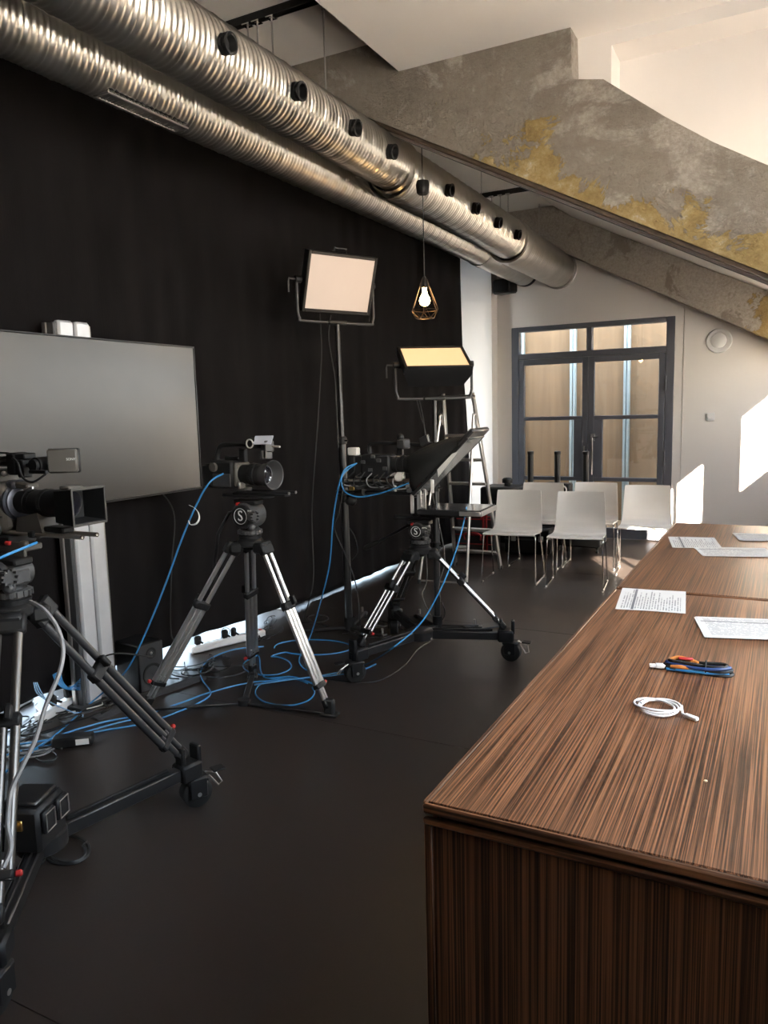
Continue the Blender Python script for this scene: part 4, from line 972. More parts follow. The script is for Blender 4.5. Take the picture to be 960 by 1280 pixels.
# mirror frame (a slanting panel with frame)
d = Vector((xt-xb, 0, zt_-zb)); Lm = d.length; d.normalize(); nf = Vector((d.z, 0, -d.x))        # faces forward / down
R = Matrix((d, Vector((0, 1, 0)), d.cross(Vector((0, 1, 0))))).transposed(); cm = Vector(((xb+xt)/2, 0, (zb+zt_)/2))
MIR = mat('beam splitter glass', (.20, .20, .20), .06, spec=1.0)
MB().box(cm+nf*.006, (Lm-.03, 2*wg-.03, .004), R).build('mirror_glass', MIR, t)
fm = MB()
for s_ in (-1, 1): fm.box(cm+Vector((0, s_*wg, 0)), (Lm, .014, .018), R, .003)
for s_ in (-1, 1): fm.box(cm+d*s_*(Lm/2-.007), (.014, 2*wg, .018), R, .003)
fm.box(cm+d*(Lm/2-.01)-nf*.012, (.13, 2*wg+.01, .03), R, .008)
fm.build('mirror_frame', BLKM, t)
PALE2 = mat('pale painted reflection', (.55, .54, .52), .7)  # pale sheet added as the white reflection under the mirror glass
MB().prism([(.185, .32), (.28, .415), (.315, .425), (.19, .275)], lambda a, b_: (a, -wg-.012, b_), lambda a, b_: (a, -wg-.008, b_)).build('reflection_sheet', PALE2, t)
# cloth hood between lens and frame
cl = MB(); n = 28; rings = 7; V = []
for k in range(rings):
    s_ = k/(rings-1)
    for i in range(n):
        a = 2*math.pi*i/n; ca, sa = math.cos(a), math.sin(a)
        p0 = Vector((-.05, .064*ca, zl+.064*sa))
        m_ = max(abs(ca), abs(sa)); u, v = ca/m_, sa/m_
        p1 = cm-nf*.012+Vector((0, u*wg*.98, 0))+d*v*(Lm/2-.006)
        q = p0.lerp(p1, s_); bulge = math.sin(s_*math.pi)*.022*(1+.6*math.sin(a*5+2*s_)); q += Vector((0, ca, sa))*bulge
        V.append(tuple(q))
F = [(k*n+i, k*n+(i+1) % n, (k+1)*n+(i+1) % n, (k+1)*n+i) for k in range(rings-1) for i in range(n)]
cl.V = V; cl.F = F; cl.build('cloth_hood', mat('black hood cloth', (.012, .012, .012), .85, bump=.3, bscale=300), t, angle=70)

# ================================================================== LED PANELS ON STANDS
def led_panel(lab, center, edge, up, nrm, w, h, dp, em, lever=-1):
    """edge/up/nrm: unit axes; centre of the glowing face"""
    c_ = Vector(center); e_, u, n_ = (Vector(v).normalized() for v in (edge, up, nrm))
    t = thing('led_panel', lab, 'studio light', tuple(c_)); R = Matrix((e_, u, n_)).transposed()
    def loc(a, b_, g_): return c_+e_*a+u*b_+n_*g_
    hb = MB(); q = [(-w/2, -h/2), (w/2, -h/2), (w/2, h/2), (-w/2, h/2)]; k_ = .80
    ring = lambda sx_, sy_, g_: [tuple(loc(a*sx_, b_*sy_, g_)) for a, b_ in q]
    V = ring(1, 1, -.002)+ring(1, 1, -.05)+ring(k_, k_, -dp); Fq = [(i, (i+1) % 4, 4+(i+1) % 4, 4+i) for i in range(4)]+[(4+i, 4+(i+1) % 4, 8+(i+1) % 4, 8+i) for i in range(4)]+[(11, 10, 9, 8), (0, 1, 2, 3)]
    hb.V = V; hb.F = Fq; hb.build('housing', BLKM, t, world=True)
    b_ = .022; fr_ = MB()
    for s_ in (-1, 1): fr_.box(loc(s_*(w/2-b_/2), 0, .004), (b_, h, .016), R, .003); fr_.box(loc(0, s_*(h/2-b_/2), .004), (w-2*b_, b_, .016), R, .003)
    fr_.build('frame', BLK, t, world=True)
    MB().box(loc(0, 0, .002), (w-2*b_, h-2*b_, .006), R).build('diffuser', em, t, world=True)
    hd_ = MB().tube([loc(-.05, h/2-.0, -.05), loc(-.05, h/2+.03, -.05), loc(.05, h/2+.03, -.05), loc(.05, h/2, -.05)], .006, 8).build('carry_handle', BLKM, t, world=True)
    # yoke: U tube hanging in the vertical plane through the panel's centre
    z = Vector((0, 0, 1)); pv = c_-n_*.055; hw = w/2+.035; dz = h/2+.075
    pts = [pv-e_*hw+z*.0, pv-e_*hw-z*(dz-.06), pv-e_*(hw-.015)-z*(dz-.015), pv-e_*(hw-.06)-z*dz, pv+e_*(hw-.06)-z*dz, pv+e_*(hw-.015)-z*(dz-.015), pv+e_*hw-z*(dz-.06), pv+e_*hw]
    pts = [pts[0]]+spline(pts[1:7], 5)+[pts[7]]
    yk = MB().tube(pts, .010, 10).build('yoke', DGREY, t, world=True)
    for s_ in (-1, 1): MB().cyl(pv+e_*s_*(w/2-.02), pv+e_*s_*(hw+.012), .024, n=16).build('tilt_pivot', BLK, yk, world=True)
    MB().tube([pv-e_*(hw+.01), pv-e_*(hw+.06), pv-e_*(hw+.065)-z*.02, pv-e_*(hw+.065)-z*.09], .006, 8).build('locking_lever', DGREY, yk, world=True)
    MB().box(pv-z*dz, (.16, .045, .03), Matrix((e_, z.cross(e_), z)).transposed(), .008).build('yoke_block', BLK, yk, world=True)
    sp = MB().cyl(pv-z*(dz+.07), pv-z*(dz-.01), .016, n=14).build('spigot', BLKM, yk, world=True)
    return t, pv-z*(dz+.06)
def light_stand(lab, base, top, legs, thick=.024):
    b_ = Vector(base); t = thing('light_stand', lab, 'light stand', tuple(b_)); T = Vector(top)-b_
    h = T.z; joint = .64*h
    def at_(z): return Vector((T.x*z/h, T.y*z/h, z))
    MB().cyl(at_(.05), at_(joint), thick, n=16).build('pole', BLKM, t); MB().cyl(at_(joint-.02), at_(h), thick*.66, n=14).build('pole', BLKM, t)
    for z in (joint, joint-.42): MB().lathe(at_(z)-Vector((0, 0, .03)), (0, 0, 1), [(0, thick*1.02), (.004, thick*1.3), (.05, thick*1.3), (.06, thick*.9)], 18).cyl(at_(z), at_(z)+Vector((.06, -.02, 0)), .006, n=8).build('collar', BLK, t)
    for a, L_ in legs:
        d_ = Vector((math.cos(rad(a)), math.sin(rad(a)), 0)); R = Rz(rad(a))
        lg = MB().box(d_*L_/2+Vector((0, 0, .026)), (L_, .045, .024), R, .004).box(d_*L_+Vector((0, 0, .014)), (.05, .06, .028), R, .006).build('leg', BLKM, t)
        MB().cyl(d_*(L_-.03)+Vector((0, 0, .02)), d_*(L_-.03)+Vector((0, 0, .075)), .009, n=10).build('levelling_screw', ALUD, lg)
    MB().cyl((0, 0, .0), (0, 0, .10), thick*1.5, n=18).build('hub', BLK, t)
    return t
tl = rad(18); nh = Vector((.90, -.43, 0)).normalized(); ed = Vector((-.43, -.90, 0)).normalized()*-1
n1 = nh*math.cos(tl)-Vector((0, 0, math.sin(tl))); u1 = nh*math.sin(tl)+Vector((0, 0, math.cos(tl)))
p1, s1 = led_panel('square LED panel glowing pale pink on the tall stand in front of the curtain', P(425, 355, t=5.40), (.43, .90, 0), u1, n1, .58, .41, .13, LED1)
base1 = P(437, 788, z=0); light_stand('tall black stand of the pale LED panel', base1, s1, ((-15, .36), (105, .42), (215, .40)), .027)
tl = rad(-60); nh = Vector((.60, -.80, 0)).normalized(); ed2 = Vector((.80, .60, 0))
n2 = nh*math.cos(tl)-Vector((0, 0, math.sin(tl))); u2 = nh*math.sin(tl)+Vector((0, 0, math.cos(tl)))
p2, s2 = led_panel('upward tilted LED panel glowing amber in front of the ladder', P(543, 447, t=5.42), ed2, u2, n2, .49, .33, .16, LED2)
base2 = P(547, 786, z=0); light_stand('black stand of the amber LED panel behind the teleprompter', base2, s2, ((20, .30), (140, .34), (260, .30)), .024)

# ================================================================== PENDANT
c0 = Vector(P(531, 378, Y=4.82)); cap = Vector(P(530, 234, Y=4.82))
t = thing('pendant_lamp', 'wire cage pendant lamp with a glowing bulb hanging from the large duct', 'lamp', tuple(c0))
MB().tube([c0+Vector((0, 0, .165)), Vector((c0.x, c0.y, cap.z)), Vector((c0.x-.004, c0.y, 3.50)), (c0.x-.006, c0.y, ZU)], .0035, 6).build('cord', CAB, t, world=True)
MB().lathe(Vector((c0.x, c0.y, cap.z-.045)), (0, 0, 1), [(0, .03), (.01, .040), (.06, .046), (.085, .040), (.09, .01)], 20).build('cord_cap', BLK, t, world=True)
MB().lathe((0, 0, .095), (0, 0, 1), [(0, .022), (.05, .022), (.06, .016), (.075, .008)], 18).build('lamp_holder', BLKM, t)
MB().lathe((0, 0, -.025), (0, 0, 1), [(0, .001), (.004, .018), (.016, .031), (.036, .037), (.056, .032), (.076, .020), (.10, .015), (.122, .014)], 20).build('bulb', BULBM, t)
cg = MB(); n = 6; top_ = [(0, 0, .16)]
r1, z1_, r2, z2_ = .098, -.052, .062, -.105
A_ = [Vector((r1*math.cos(2*math.pi*i/n), r1*math.sin(2*math.pi*i/n), z1_)) for i in range(n)]; B_ = [Vector((r2*math.cos(2*math.pi*(i+.5)/n), r2*math.sin(2*math.pi*(i+.5)/n), z2_)) for i in range(n)]
T_ = [Vector((.020*math.cos(2*math.pi*i/n), .020*math.sin(2*math.pi*i/n), .150)) for i in range(n)]
for i in range(n):
    for a, b_ in ((T_[i], A_[i]), (A_[i], A_[(i+1) % n]), (A_[i], B_[i]), (A_[(i+1) % n], B_[i]), (B_[i], B_[(i+1) % n]), (T_[i], T_[(i+1) % n])): cg.cyl(a, b_, .0024, n=6)
cg.build('wire_cage', mat('copper black wire', (.07, .048, .034), .4, .8), t)

# ================================================================== STEP LADDER
t = thing('step_ladder', 'aluminium folding step ladder behind the amber LED panel', 'ladder', (-2.70, 6.66, 0))
fl1, fr1 = Vector((-2.938, 7.12, 0)), Vector((-2.452, 7.12, 0)); tl1, tr1 = Vector((-2.862, 6.68, 1.74)), Vector((-2.565, 6.68, 1.74))
nl, nr_ = Vector((-2.946, 6.25, 0)), Vector((-2.497, 6.30, 0)); tl2, tr2_ = Vector((-2.882, 6.64, 1.50)), Vector((-2.545, 6.64, 1.50))
def rail(a, b_, w, th): 
    d = (b_-a); L_ = d.length; d.normalize(); s_ = Vector((1, 0, 0)); s_ = (s_-d*s_.dot(d)).normalized(); R = Matrix((s_, d.cross(s_), d)).transposed()
    return MB().box((a+b_)/2, (th, w, L_), R, .004)
for a, b_ in ((fl1, tl1), (fr1, tr1)):
    r_ = rail(a, b_, .055, .022).build('step_rail', ALU, t, world=True); MB().box(a+Vector((0, 0, .02)), (.03, .06, .04), None, .006).build('rubber_foot', RUB, r_, world=True)
for a, b_ in ((nl, tl2), (nr_, tr2_)):
    r_ = MB().cyl(a, b_, .014, n=12).build('support_leg', ALU, t, world=True); MB().cyl(a, a+Vector((0, 0, .04)), .017, n=12).build('rubber_foot', RUB, r_, world=True)
    MB().tube(spline([b_-Vector((0, 0, .02)), b_+Vector((0, .0, .03)), b_+Vector((0, .02, .045)), b_+Vector((0, .045, .03)), b_+Vector((0, .06, -.05))], 4), .012, 8).build('hinge_loop', ALU, r_, world=True)
for k in range(6):
    z = .17+.235*k; s_ = z/1.74; a, b_ = fl1.lerp(tl1, s_), fr1.lerp(tr1, s_)
    MB().box((a+b_)/2, ((b_-a).x, .08, .026), None, .004).build('step', ALUD, t, world=True)
MB().box((tl1+tr1)/2+Vector((0, -.01, -.03)), ((tr1-tl1).x+.03, .09, .03), None, .005).build('top_plate', DGREY, t, world=True)
for z in (.03, .62): a, b_ = nl.lerp(tl2, z/1.5), nr_.lerp(tr2_, z/1.5); MB().cyl(a, b_, .009, n=10).build('brace', ALU, t, world=True)

# ================================================================== CASES, BAGS, TUBES BY THE DOOR
def case(lab, x, y, w, d_, h, knob=True, az=0, ring=False):
    t = thing('equipment_case', lab, 'case', (x, y, 0), rad(az), 'black equipment cases before the door')
    MB().box((0, 0, h*.5+.03), (w, d_, h-.06), None, .02).build('shell', BLK, t); MB().box((0, 0, h*.62), (w+.008, d_+.008, .02), None, .004).build('lid_seam', BLKM, t)
    for sx_ in (-.4, .4): MB().box((w*sx_, -d_/2-.004, h*.5), (.05, .012, .06), None, .003).build('latch', DGREY, t)
    for sx_ in (-.42, .42):
        for sy_ in (-.38, .38): MB().cyl((w*sx_-.012, d_*sy_, .028), (w*sx_+.012, d_*sy_, .028), .028, n=14).build('wheel', RUB, t)
    MB().tube([(-.08, -d_/2-.004, h*.78), (-.08, -d_/2-.04, h*.78), (.08, -d_/2-.04, h*.78), (.08, -d_/2-.004, h*.78)], .008, 8).build('handle', BLKM, t)
    if knob: MB().lathe((w*.1, 0, h), (0, 0, 1), [(0, .035), (.03, .035), (.035, .06), (.075, .06), (.09, .045), (.095, .02)], 18).build('top_knob', BLK, t)
    return t
case('left black wheeled case by the pier with a knob on its lid', -2.86, 8.42, .44, .40, .70)
case('middle black wheeled case behind the left chairs', -2.36, 8.44, .42, .40, .66)
case('right low black case on wheels behind the chairs', -1.92, 8.42, .40, .40, .60, False)
t = thing('equipment_case', 'flat black case lying before the middle wheeled case', 'case', (-2.42, 8.0, 0), rad(3), 'black equipment cases before the door')
MB().box((0, 0, .16), (.50, .26, .28), None, .02).build('shell', BLK, t); MB().box((0, 0, .18), (.508, .268, .016), None, .003).build('lid_seam', DGREY, t)
for sx_ in (-.15, .15): MB().box((sx_, -.135, .19), (.05, .012, .06), None, .003).build('latch', ALUD, t)
for sx_ in (-.2, .2): MB().cyl((sx_-.015, 0, .02), (sx_+.015, 0, .02), .022, n=12).build('wheel', RUB, t)
t = thing('spotlight', 'small black spotlight with a white lens ring standing on a case', 'studio light', (-2.14, 8.36, .602))
MB().box((0, 0, .075), (.16, .16, .15), None, .015).build('housing', BLK, t); MB().torus((0, -.082, .08), (0, 1, 0), .046, .009, 28, 8).build('lens_ring', PALEG, t); MB().cyl((0, -.078, .08), (0, -.084, .08), .040, n=24).build('lens', GLASSB, t)
for k, (x, lab) in enumerate(((-2.625, 'left upright black tube before the glazed door'), (-2.306, 'middle upright black tube before the glazed door'), (-1.979, 'right upright black tube before the door handle'))):
    t = thing('light_tube', lab, 'tube', (x, 8.70, 0), 0, 'upright black tubes by the door')
    MB().cyl((0, 0, .02), (0, 0, 1.07), .034, n=18).build('tube', BLKM, t); MB().lathe((0, 0, 1.05), (0, 0, 1), [(0, .038), (.03, .038), (.036, .03)], 18).build('end_cap', BLK, t); MB().box((0, 0, .01), (.16, .16, .02), None, .004).build('base', BLK, t)
    MB().cyl((.012, -.033, .1), (.012, -.033, 1.04), .004, n=6).build('edge_strip', DGREY, t)
def bag(lab, x, y, z, w, d_, h, lab2):
    t = thing('tool_bag', lab, 'bag', (x, y, z), rad(4), 'tool bags behind the ladder')
    MB().box((0, 0, h/2), (w, d_, h), None, .035).build('body', GREYF, t)
    for zz in (.12, h-.05): MB().box((0, -d_/2-.002, zz), (w*.93, .006, .012), None, .002).build('piping', REDF, t)
    for x_ in (.10, .135): MB().box((w*.5-.06-x_+.08, -d_/2-.006, h*.5), (.022, .008, h*.86), None, .002).build('strap', REDF, t)
    MB().tube(spline([(-.10, -d_/2-.006, h*.62), (-.10, -d_/2-.03, h*.85), (.0, -d_/2-.035, h*.92), (.08, -d_/2-.03, h*.85), (.08, -d_/2-.006, h*.62)], 4), .010, 8).build('carry_loop', REDF, t)
    if lab2: MB().box((-.13, -d_/2-.004, h*.28), (.10, .004, .04), None, .001).build('label', WHITEC, t)
    return t
bag('lower dark tool bag with red straps behind the ladder', -2.99, 7.90, 0, .46, .30, .27, True)
bag('upper dark tool bag with red straps stacked behind the ladder', -2.99, 7.91, .272, .44, .28, .20, False)

# ================================================================== THINGS ON THE FLOOR
t = thing('studio_monitor', 'black studio monitor loudspeaker on the floor between column and power strip', 'speaker', (-3.345, 3.185, 0), rad(-8))
MB().box((-.01, 0, .145), (.22, .175, .285), None, .008).build('cabinet', BLK, t); MB().box((.102, 0, .145), (.006, .168, .278), None, .003).build('baffle', DGREY, t)
MB().lathe((.104, 0, .10), (1, 0, 0), [(0, .066), (.006, .066), (.006, .058), (-.01, .03), (-.004, .018), (.002, 0)], 28, False).build('woofer', RUB, t)
MB().lathe((.104, 0, .225), (1, 0, 0), [(0, .034), (.004, .034), (.002, .022), (-.004, .014), (.004, .0)], 22, False).build('tweeter', RUB, t); MB().sphere((.104, 0, .225), .010, 10, 6).build('dome', ALUD, t)
def power_strip(lab, a, b_, n, plugs):
    a, b_ = Vector(a), Vector(b_); d = (b_-a); L_ = d.length; az = math.atan2(d.y, d.x); t = thing('power_strip', lab, 'power strip', tuple((a+b_)/2), az)
    MB().box((0, 0, .028), (L_, .062, .05), None, .010).build('housing', WHITEC, t)
    for k in range(n):
        x = -L_/2+.06+(L_-.10)*k/(n-1)
        s_ = MB().lathe((x, 0, .0525), (0, 0, 1), [(0, .022), (.002, .022), (.002, .019), (-.006, .018), (-.006, 0)], 18, False).build('socket', WHITEC, t)
        if k in plugs: MB().box((x, 0, .085), (.045, .036, .06), Rz(k), .010).cyl((x, -.01, .085), (x+.01, -.05, .075), .007, n=8).build('plug', BLK, t)
    MB().box((L_/2-.03, 0, .055), (.02, .03, .008), None, .002).build('switch', RED, t)
power_strip('long white power strip with black plugs under the curtain hem', P(238, 818, z=0), P(330, 795, z=0), 8, (0, 3, 4, 6))
power_strip('short white power strip among the cables left of the lift column', P(48, 905, z=0), P(92, 880, z=0), 4, (1, 3))
t = thing('wall_plug_adapter', 'white upright plug adapter beside the foot of the lift column', 'adapter', P(105, 869, z=0), rad(30)); MB().box((0, 0, .065), (.055, .05, .13), None, .006).build('body', WHITEC, t); MB().box((.0, -.026, .08), (.03, .004, .05), None, .001).build('socket_face', PALEG, t)
t = thing('power_adapter', 'black power brick with a white label on the floor at lower left', 'adapter', P(92, 931, z=0), rad(38)); MB().box((0, 0, .025), (.19, .075, .05), None, .008).build('brick', BLK, t); MB().box((.05, -.0385, .027), (.062, .002, .028)).build('label', MARK, t)
t = thing('network_box', 'white router among the cables at the far left under the curtain', 'router', P(15, 880, z=0), rad(10)); MB().box((0, 0, .025), (.20, .14, .05), None, .012).build('housing', WHITEC, t)
MB().box((0, -.071, .02), (.12, .002, .012)).build('ports', BLK, t)
# cable cover
pts = [P(*p, z=0) for p in ((118, 900), (170, 876), (215, 860), (255, 846))]
cv = MB(); sp_ = spline([Vector(p) for p in pts], 6)
t = thing('cable_cover', 'flat dark rubber cable cover strip on the floor by the loudspeaker', 'cable cover', tuple(sp_[0]))
V = []; F = []
for i, p in enumerate(sp_):
    d = (sp_[min(i+1, len(sp_)-1)]-sp_[max(i-1, 0)]).normalized(); s_ = Vector((-d.y, d.x, 0)); k = .6 if i in (0, len(sp_)-1) else 1
    for a, z in ((-.05*k, 0), (-.028*k, .011), (.028*k, .011), (.05*k, 0)): V.append(tuple(p+s_*a+Vector((0, 0, z+.0005))))
for i in range(len(sp_)-1):
    for j in range(3): F.append((i*4+j, i*4+j+1, (i+1)*4+j+1, (i+1)*4+j))
F += [(0, 1, 2, 3), tuple((len(sp_)-1)*4+j for j in (3, 2, 1, 0))]
cv.V, cv.F = V, F; cv.build('cover', GREYF, t, world=True)
# control box on the foreground dolly
bc = Vector(P(42, 1050, z=.215)); t = thing('charger_box', 'black battery charger box with silver edged clips resting on the foreground dolly', 'charger', tuple(bc), rad(22))
MB().box((0, 0, .075), (.15, .17, .15), None, .012).build('body', BLK, t)
MB().box((.0, 0, .158), (.12, .13, .018), None, .006).build('lid', BLKM, t)
for y_ in (-.042, .042):
    MB().box((.083, y_, .10), (.018, .065, .075), None, .006).build('battery_mount', BLK, t)
    MB().tube([(.094, y_-.026, .07), (.094, y_+.026, .07), (.094, y_+.026, .13), (.094, y_-.026, .13)], .0025, 6, True).build('silver_clip', ALUD, t)
MB().box((.0, -.088, .10), (.045, .008, .035), None, .002).cyl((.0, -.085, .10), (.0, -.11, .10), .012, n=12).build('connector', BRASS, t)
MB().tube(spline([(-.05, -.10, .13), (-.02, -.12, .12), (.0, -.11, .10)]), .006, 8).build('lead', CAB, t)
t = thing('floor_bracket', 'flat black metal bracket lying on the floor by the amber light stand', 'bracket', P(600, 785, z=0), rad(50)); MB().box((0, 0, .006), (.34, .10, .012), None, .003).build('plate', BLKM, t); MB().box((-.09, 0, .02), (.09, .07, .02), None, .003).build('socket', BLK, t); MB().box((.165, 0, .02), (.012, .1, .04), None, .003).build('lip', DGREY, t)

# ================================================================== CABLES
def cable(name, lab, pts, r, m_, sub=8, grp=None, n=6):
    pts = [Vector(p) for p in pts]; t = tag(MB().tube(spline(pts, sub), r, n).build(name, m_), lab, 'cable', grp)
    return t
def fp(*pp, z=.006): return [P(*p, z=z+(.004 if i % 3 == 1 else 0)) for i, p in enumerate(pp)]
def air(pp, d0, d1): n_ = len(pp); return [P(*p, t=d0+(d1-d0)*i/(n_-1)) for i, p in enumerate(pp)]
dB = 3.9
fl0 = P(140, 856, z=.008)
cable('blue_cable', 'blue cable sagging from the middle camera down past the column to the floor', [P(279, 592, t=4.06)]+air([(262, 603), (246, 630), (228, 672), (208, 727), (186, 782), (162, 832), (140, 856), (112, 880)], 3.98, depth(P(112, 880, z=0))-.06)+fp((70, 918), (24, 952), (-6, 975)), .0048, BLUEC)
def ellipse(cx, cy, rx, ry, a0, a1, n_=22, z=.006): return [P(cx+rx*math.cos(rad(a0+(a1-a0)*i/n_)), cy+ry*math.sin(rad(a0+(a1-a0)*i/n_)), z=z) for i in range(n_+1)]
cable('blue_cable', 'blue cable coiled in wide loops on the floor right of the silver tripod', ellipse(391, 809, 48, 9.5, 175, 530)[:-2]+ellipse(334, 832, 30, 12, -80, 250, z=.010)+fp((330, 846), (366, 846), (398, 858))+ellipse(356, 865, 37, 17, -20, 320, z=.006), .0048, BLUEC)
cable('blue_cable', 'blue cable crossing the floor straight behind the silver tripod feet', fp((6, 966), (60, 926), (120, 905), (184, 892), (225, 879), (261, 866), (314, 853), (368, 849), (440, 841), (470, 830)), .0048, BLUEC)
cable('blue_cable', 'wavy blue cable winding past the power strip on the floor', fp((-5, 935), (60, 925), (130, 913), (184, 903), (232, 886), (258, 873), (263, 864), (253, 850), (251, 839), (262, 824), (292, 812), (330, 808)), .0048, BLUEC)
cable('blue_cable', 'blue cable hanging from the teleprompter monitor to the floor', air([(583, 634), (578, 660), (566, 700), (548, 742), (525, 780)], 4.55, 4.25)+[P(488, 812, t=4.05)]+fp((452, 833), (410, 843), (360, 850), (318, 856), z=.012), .0045, BLUEC)
cable('blue_cable', 'blue cable hanging from the rear camera back down to the floor loops', [P(446, 579, t=4.66)]+air([(428, 592), (417, 645), (412, 705), (400, 755), (388, 795)], 4.6, depth(P(376, 815, z=0)))+fp((376, 818), (374, 828), (382, 837), (396, 838)), .0045, BLUEC)
cable('blue_cable', 'blue cable looped under the rear camera to the teleprompter', air([(446, 579), (428, 594), (430, 613), (447, 621), (470, 618), (492, 611), (511, 604)], 4.66, 4.45), .004, BLUEC)
cable('blue_cable', 'short blue cable running into the big foreground camera', air([(-12, 703), (12, 692), (32, 684), (46, 678)], 2.30, 2.42), .0045, BLUEC)
cable('blue_cable', 'blue cable along the floor at the far left beneath the foreground tripod', fp((-8, 950), (20, 940), (60, 932), (110, 914), (150, 903), (184, 896)), .0045, BLUEC)
# bundle of thin blue network loops by the curtain
for k in range(7):
    x0, y0 = 66+k*1.5, 843-k*.8
    cable('network_cable', 'thin blue patch leads bunched under the curtain left of the column', [P(x0, y0, X=-3.44), P(x0+4, y0+9+k, X=-3.42), P(x0+13, y0+17+k*.8, X=-3.41), P(x0+24, y0+19-k*1.2, X=-3.40), P(100, 862-k*2.2, X=-3.36)], .0032, BLUEC, 6, 'thin blue patch leads', 5)
for k in range(3):
    cable('network_cable', 'pale blue patch leads arching under the curtain at the far left', [P(42+k*2, 853, X=-3.42), P(46+k*3, 866, X=-3.38), P(58+k*2, 875+k, X=-3.33), P(80+k*5, 886+k*2, z=.01), P(104, 892+k*2, z=.008)], .0032, mat('pale blue jacket', (.35, .60, .85), .4), 6, 'pale blue patch leads', 5)
# grey cable from the foreground head
cable('grey_cable', 'grey cable arching from the foreground fluid head to the floor', [P(37, 752, t=2.30)]+air([(55, 762), (72, 785), (79, 812), (74, 842), (58, 880), (44, 925), (28, 958), (14, 990), (10, 1030), (14, 1060), (4, 1085)], 2.25, 1.95), .0065, GREYC)
# black and white jumble
rnd = random.Random(11)
labs = 'black cables tangled on the floor under the curtain hem'
def jumble(n_, x0, x1, yf, lab, grp, m_=CAB, r=.0042, zt=.0):
    for k in range(n_):
        pp = []
        xa = rnd.uniform(x0, x1); w_ = (x1-x0)*rnd.uniform(.12, .42)*rnd.choice((-1, 1)); ph = rnd.uniform(0, 6.28); tw = rnd.uniform(2.5, 7); ry = rnd.uniform(4, 9); y_ = rnd.uniform(-10, 10); dr = rnd.uniform(-.4, .4)
        for j in range(15):
            s_ = j/14; x = xa+w_*(math.sin(ph+tw*s_)*.6+(s_-.5)*1.2); x = min(max(x, x0-8), x1+8)
            y = yf(x)+y_+ry*math.cos(ph+tw*s_)+dr*(x-xa)*.2; pp.append(P(x, y, z=.006+.018*(.5+.5*math.sin(3*s_*tw+ph))))
        cable('black_cable' if m_ is CAB else 'white_cable' if m_ is PALEG else 'grey_cable', lab, pp, r*rnd.uniform(.75, 1.2), m_, 6, grp, 5)
jumble(12, -5, 140, lambda x: 920-.30*x, 'black cable in the jumble left of the lift column', 'black cables left of the column')
jumble(6, -5, 120, lambda x: 905-.25*x, 'pale cable in the jumble left of the lift column', 'pale cables left of the column', PALEG, .0035)
jumble(10, 205, 300, lambda x: 838-.10*(x-205), 'black cable in the tangle before the power strip', 'black cables before the power strip')
jumble(8, 285, 345, lambda x: 800-.28*(x-285), 'black cable lying behind the silver tripod', 'black cables behind the silver tripod')
jumble(12, 385, 520, lambda x: 778+.06*(x-385), 'black cable around the foot of the tall light stand', 'black cables around the light stand')
cable('black_cable', 'thin black cable on the floor in front of the teleprompter dolly', fp((400, 848), (450, 853), (478, 849), (505, 832), (522, 812), (540, 800), (556, 787)), .0035, CAB)
cable('black_cable', 'black cable loop rising beside the loudspeaker', [P(127, 851, z=.01), P(126, 835, t=3.9*.98), P(129, 822, t=3.86), P(145, 817, t=3.88), P(165, 818, t=3.95), P(190, 821, t=4.1)], .0045, CAB)
cable('black_cable', 'looped black cable hanging on the curtain below the television', [(-3.47, 3.50, 1.2)]+[tuple(np.array(P(*p, X=-3.46))) for p in ((217, 640), (215, 700), (213, 760))]+[P(214, 792, X=-3.46), P(217, 800, X=-3.44)], .004, CAB)
cable('black_cable', 'power cable hanging down from the pale LED panel along its stand', air([(400, 392), (402, 440), (399, 500), (395, 560), (390, 640), (392, 720), (386, 752)], 5.5, 5.35)+fp((380, 778), (395, 790)), .004, CAB)
cable('black_cable', 'short cable looping down the pole of the pale LED panel', air([(414, 394), (411, 420), (415, 450), (419, 475), (421, 520), (423, 560)], 5.45, 5.42), .004, CAB)
cable('black_cable', 'pair lead hanging from the amber LED panel', air([(521, 500), (526, 520), (532, 545), (533, 600), (530, 660), (534, 720), (528, 745), (539, 770)], 5.5, 5.3), .004, CAB)
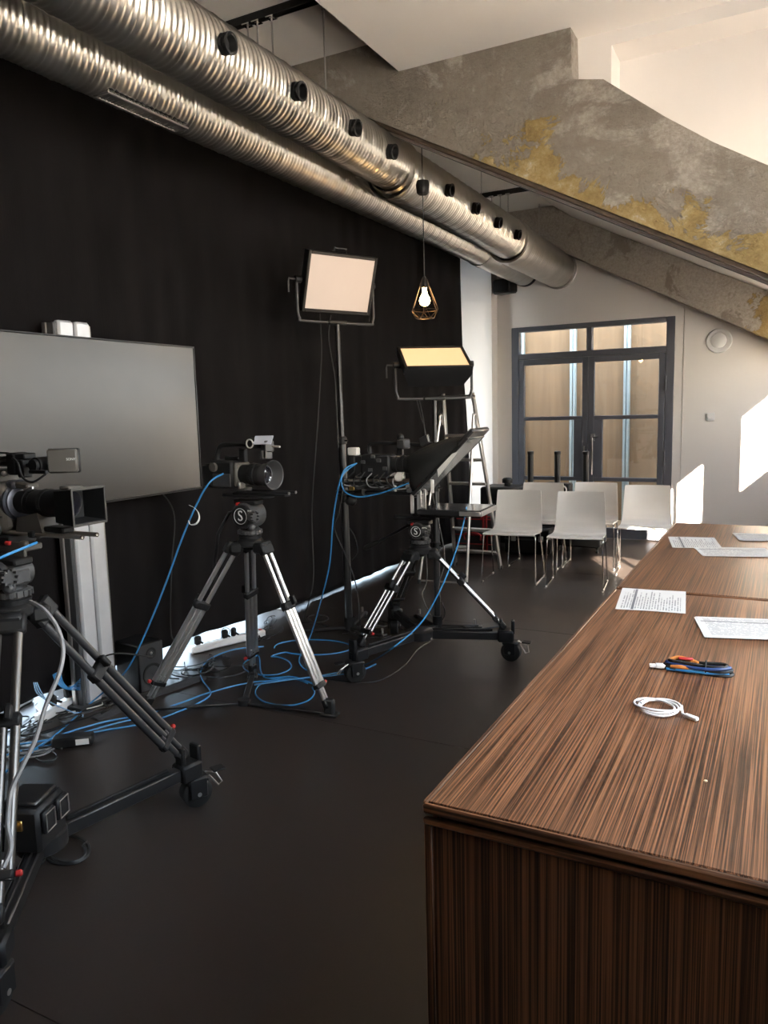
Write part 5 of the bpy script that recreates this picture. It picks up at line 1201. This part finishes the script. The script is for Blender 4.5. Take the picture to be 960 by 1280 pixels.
cable('black_cable', 'second lead hanging from the amber LED panel to the floor', air([(524, 500), (530, 530), (537, 600), (548, 650), (556, 700), (548, 735), (556, 765)], 5.45, 5.2)+fp((550, 778), (540, 784)), .0035, CAB)
cable('black_cable', 'black cable hanging from the rear camera beside the tall stand', air([(430, 602), (424, 640), (418, 660), (430, 690), (442, 720), (448, 750), (450, 780)], 4.7, 4.9)+fp((455, 800), (470, 806)), .004, CAB)
cable('black_cable', 'thin lead dropping from the rear camera handle', air([(437, 660), (444, 672), (447, 690), (440, 700)], 4.7, 4.75), .003, CAB)
bl = ellipse(82, 1062, 30, 18, -120, 330, 26, .005)
cable('black_cable', 'coil of black cable on the floor beneath the foreground dolly', bl+ellipse(85, 1064, 22, 14, -30, 200, 16, .010)+fp((50, 1080), (20, 1085)), .006, CAB)
cable('black_cable', 'small loop of black cable beside the power brick', ellipse(58, 945, 13, 7, -60, 280, 16, .005)+fp((75, 930), (80, 928)), .004, CAB)
for k in range(4): cable('grey_cable', 'grey cables running side by side under the foreground tripod', fp((-6, 925+k*7), (25, 938+k*3), (55, 934+k*3), (78, 936-k*3)), .005, GREYC if k % 2 else CAB, 6, 'side by side cables by the power brick')
# white velcro strap hanging on the sagging cable
q = Vector(P(238, 635, t=3.93)); t = thing('cable_tie', 'white fabric tie hanging open on the sagging blue cable', 'cable tie', tuple(q))
st = [P(*p, t=3.93) for p in ((237, 632), (243, 635), (248, 641), (249, 649), (245, 655), (238, 656), (236, 651))]; V = []; F = []
sp_ = spline([Vector(p) for p in st], 5)
for p in sp_:
    for o_ in (-.010, .010): V.append(tuple(p+Vector((.885*0+.35*o_, -.9*o_, .35*o_))))
    for o_ in (.010, -.010): V.append(tuple(p+Vector((.35*o_, -.9*o_, .35*o_+.002))))
for i in range(len(sp_)-1):
    for j in range(4): F.append((i*4+j, i*4+(j+1) % 4, (i+1)*4+(j+1) % 4, (i+1)*4+j))
F += [(3, 2, 1, 0), tuple((len(sp_)-1)*4+j for j in range(4))]
m_ = MB(); m_.V, m_.F = V, F; m_.build('strap', WHITEC, t, world=True)
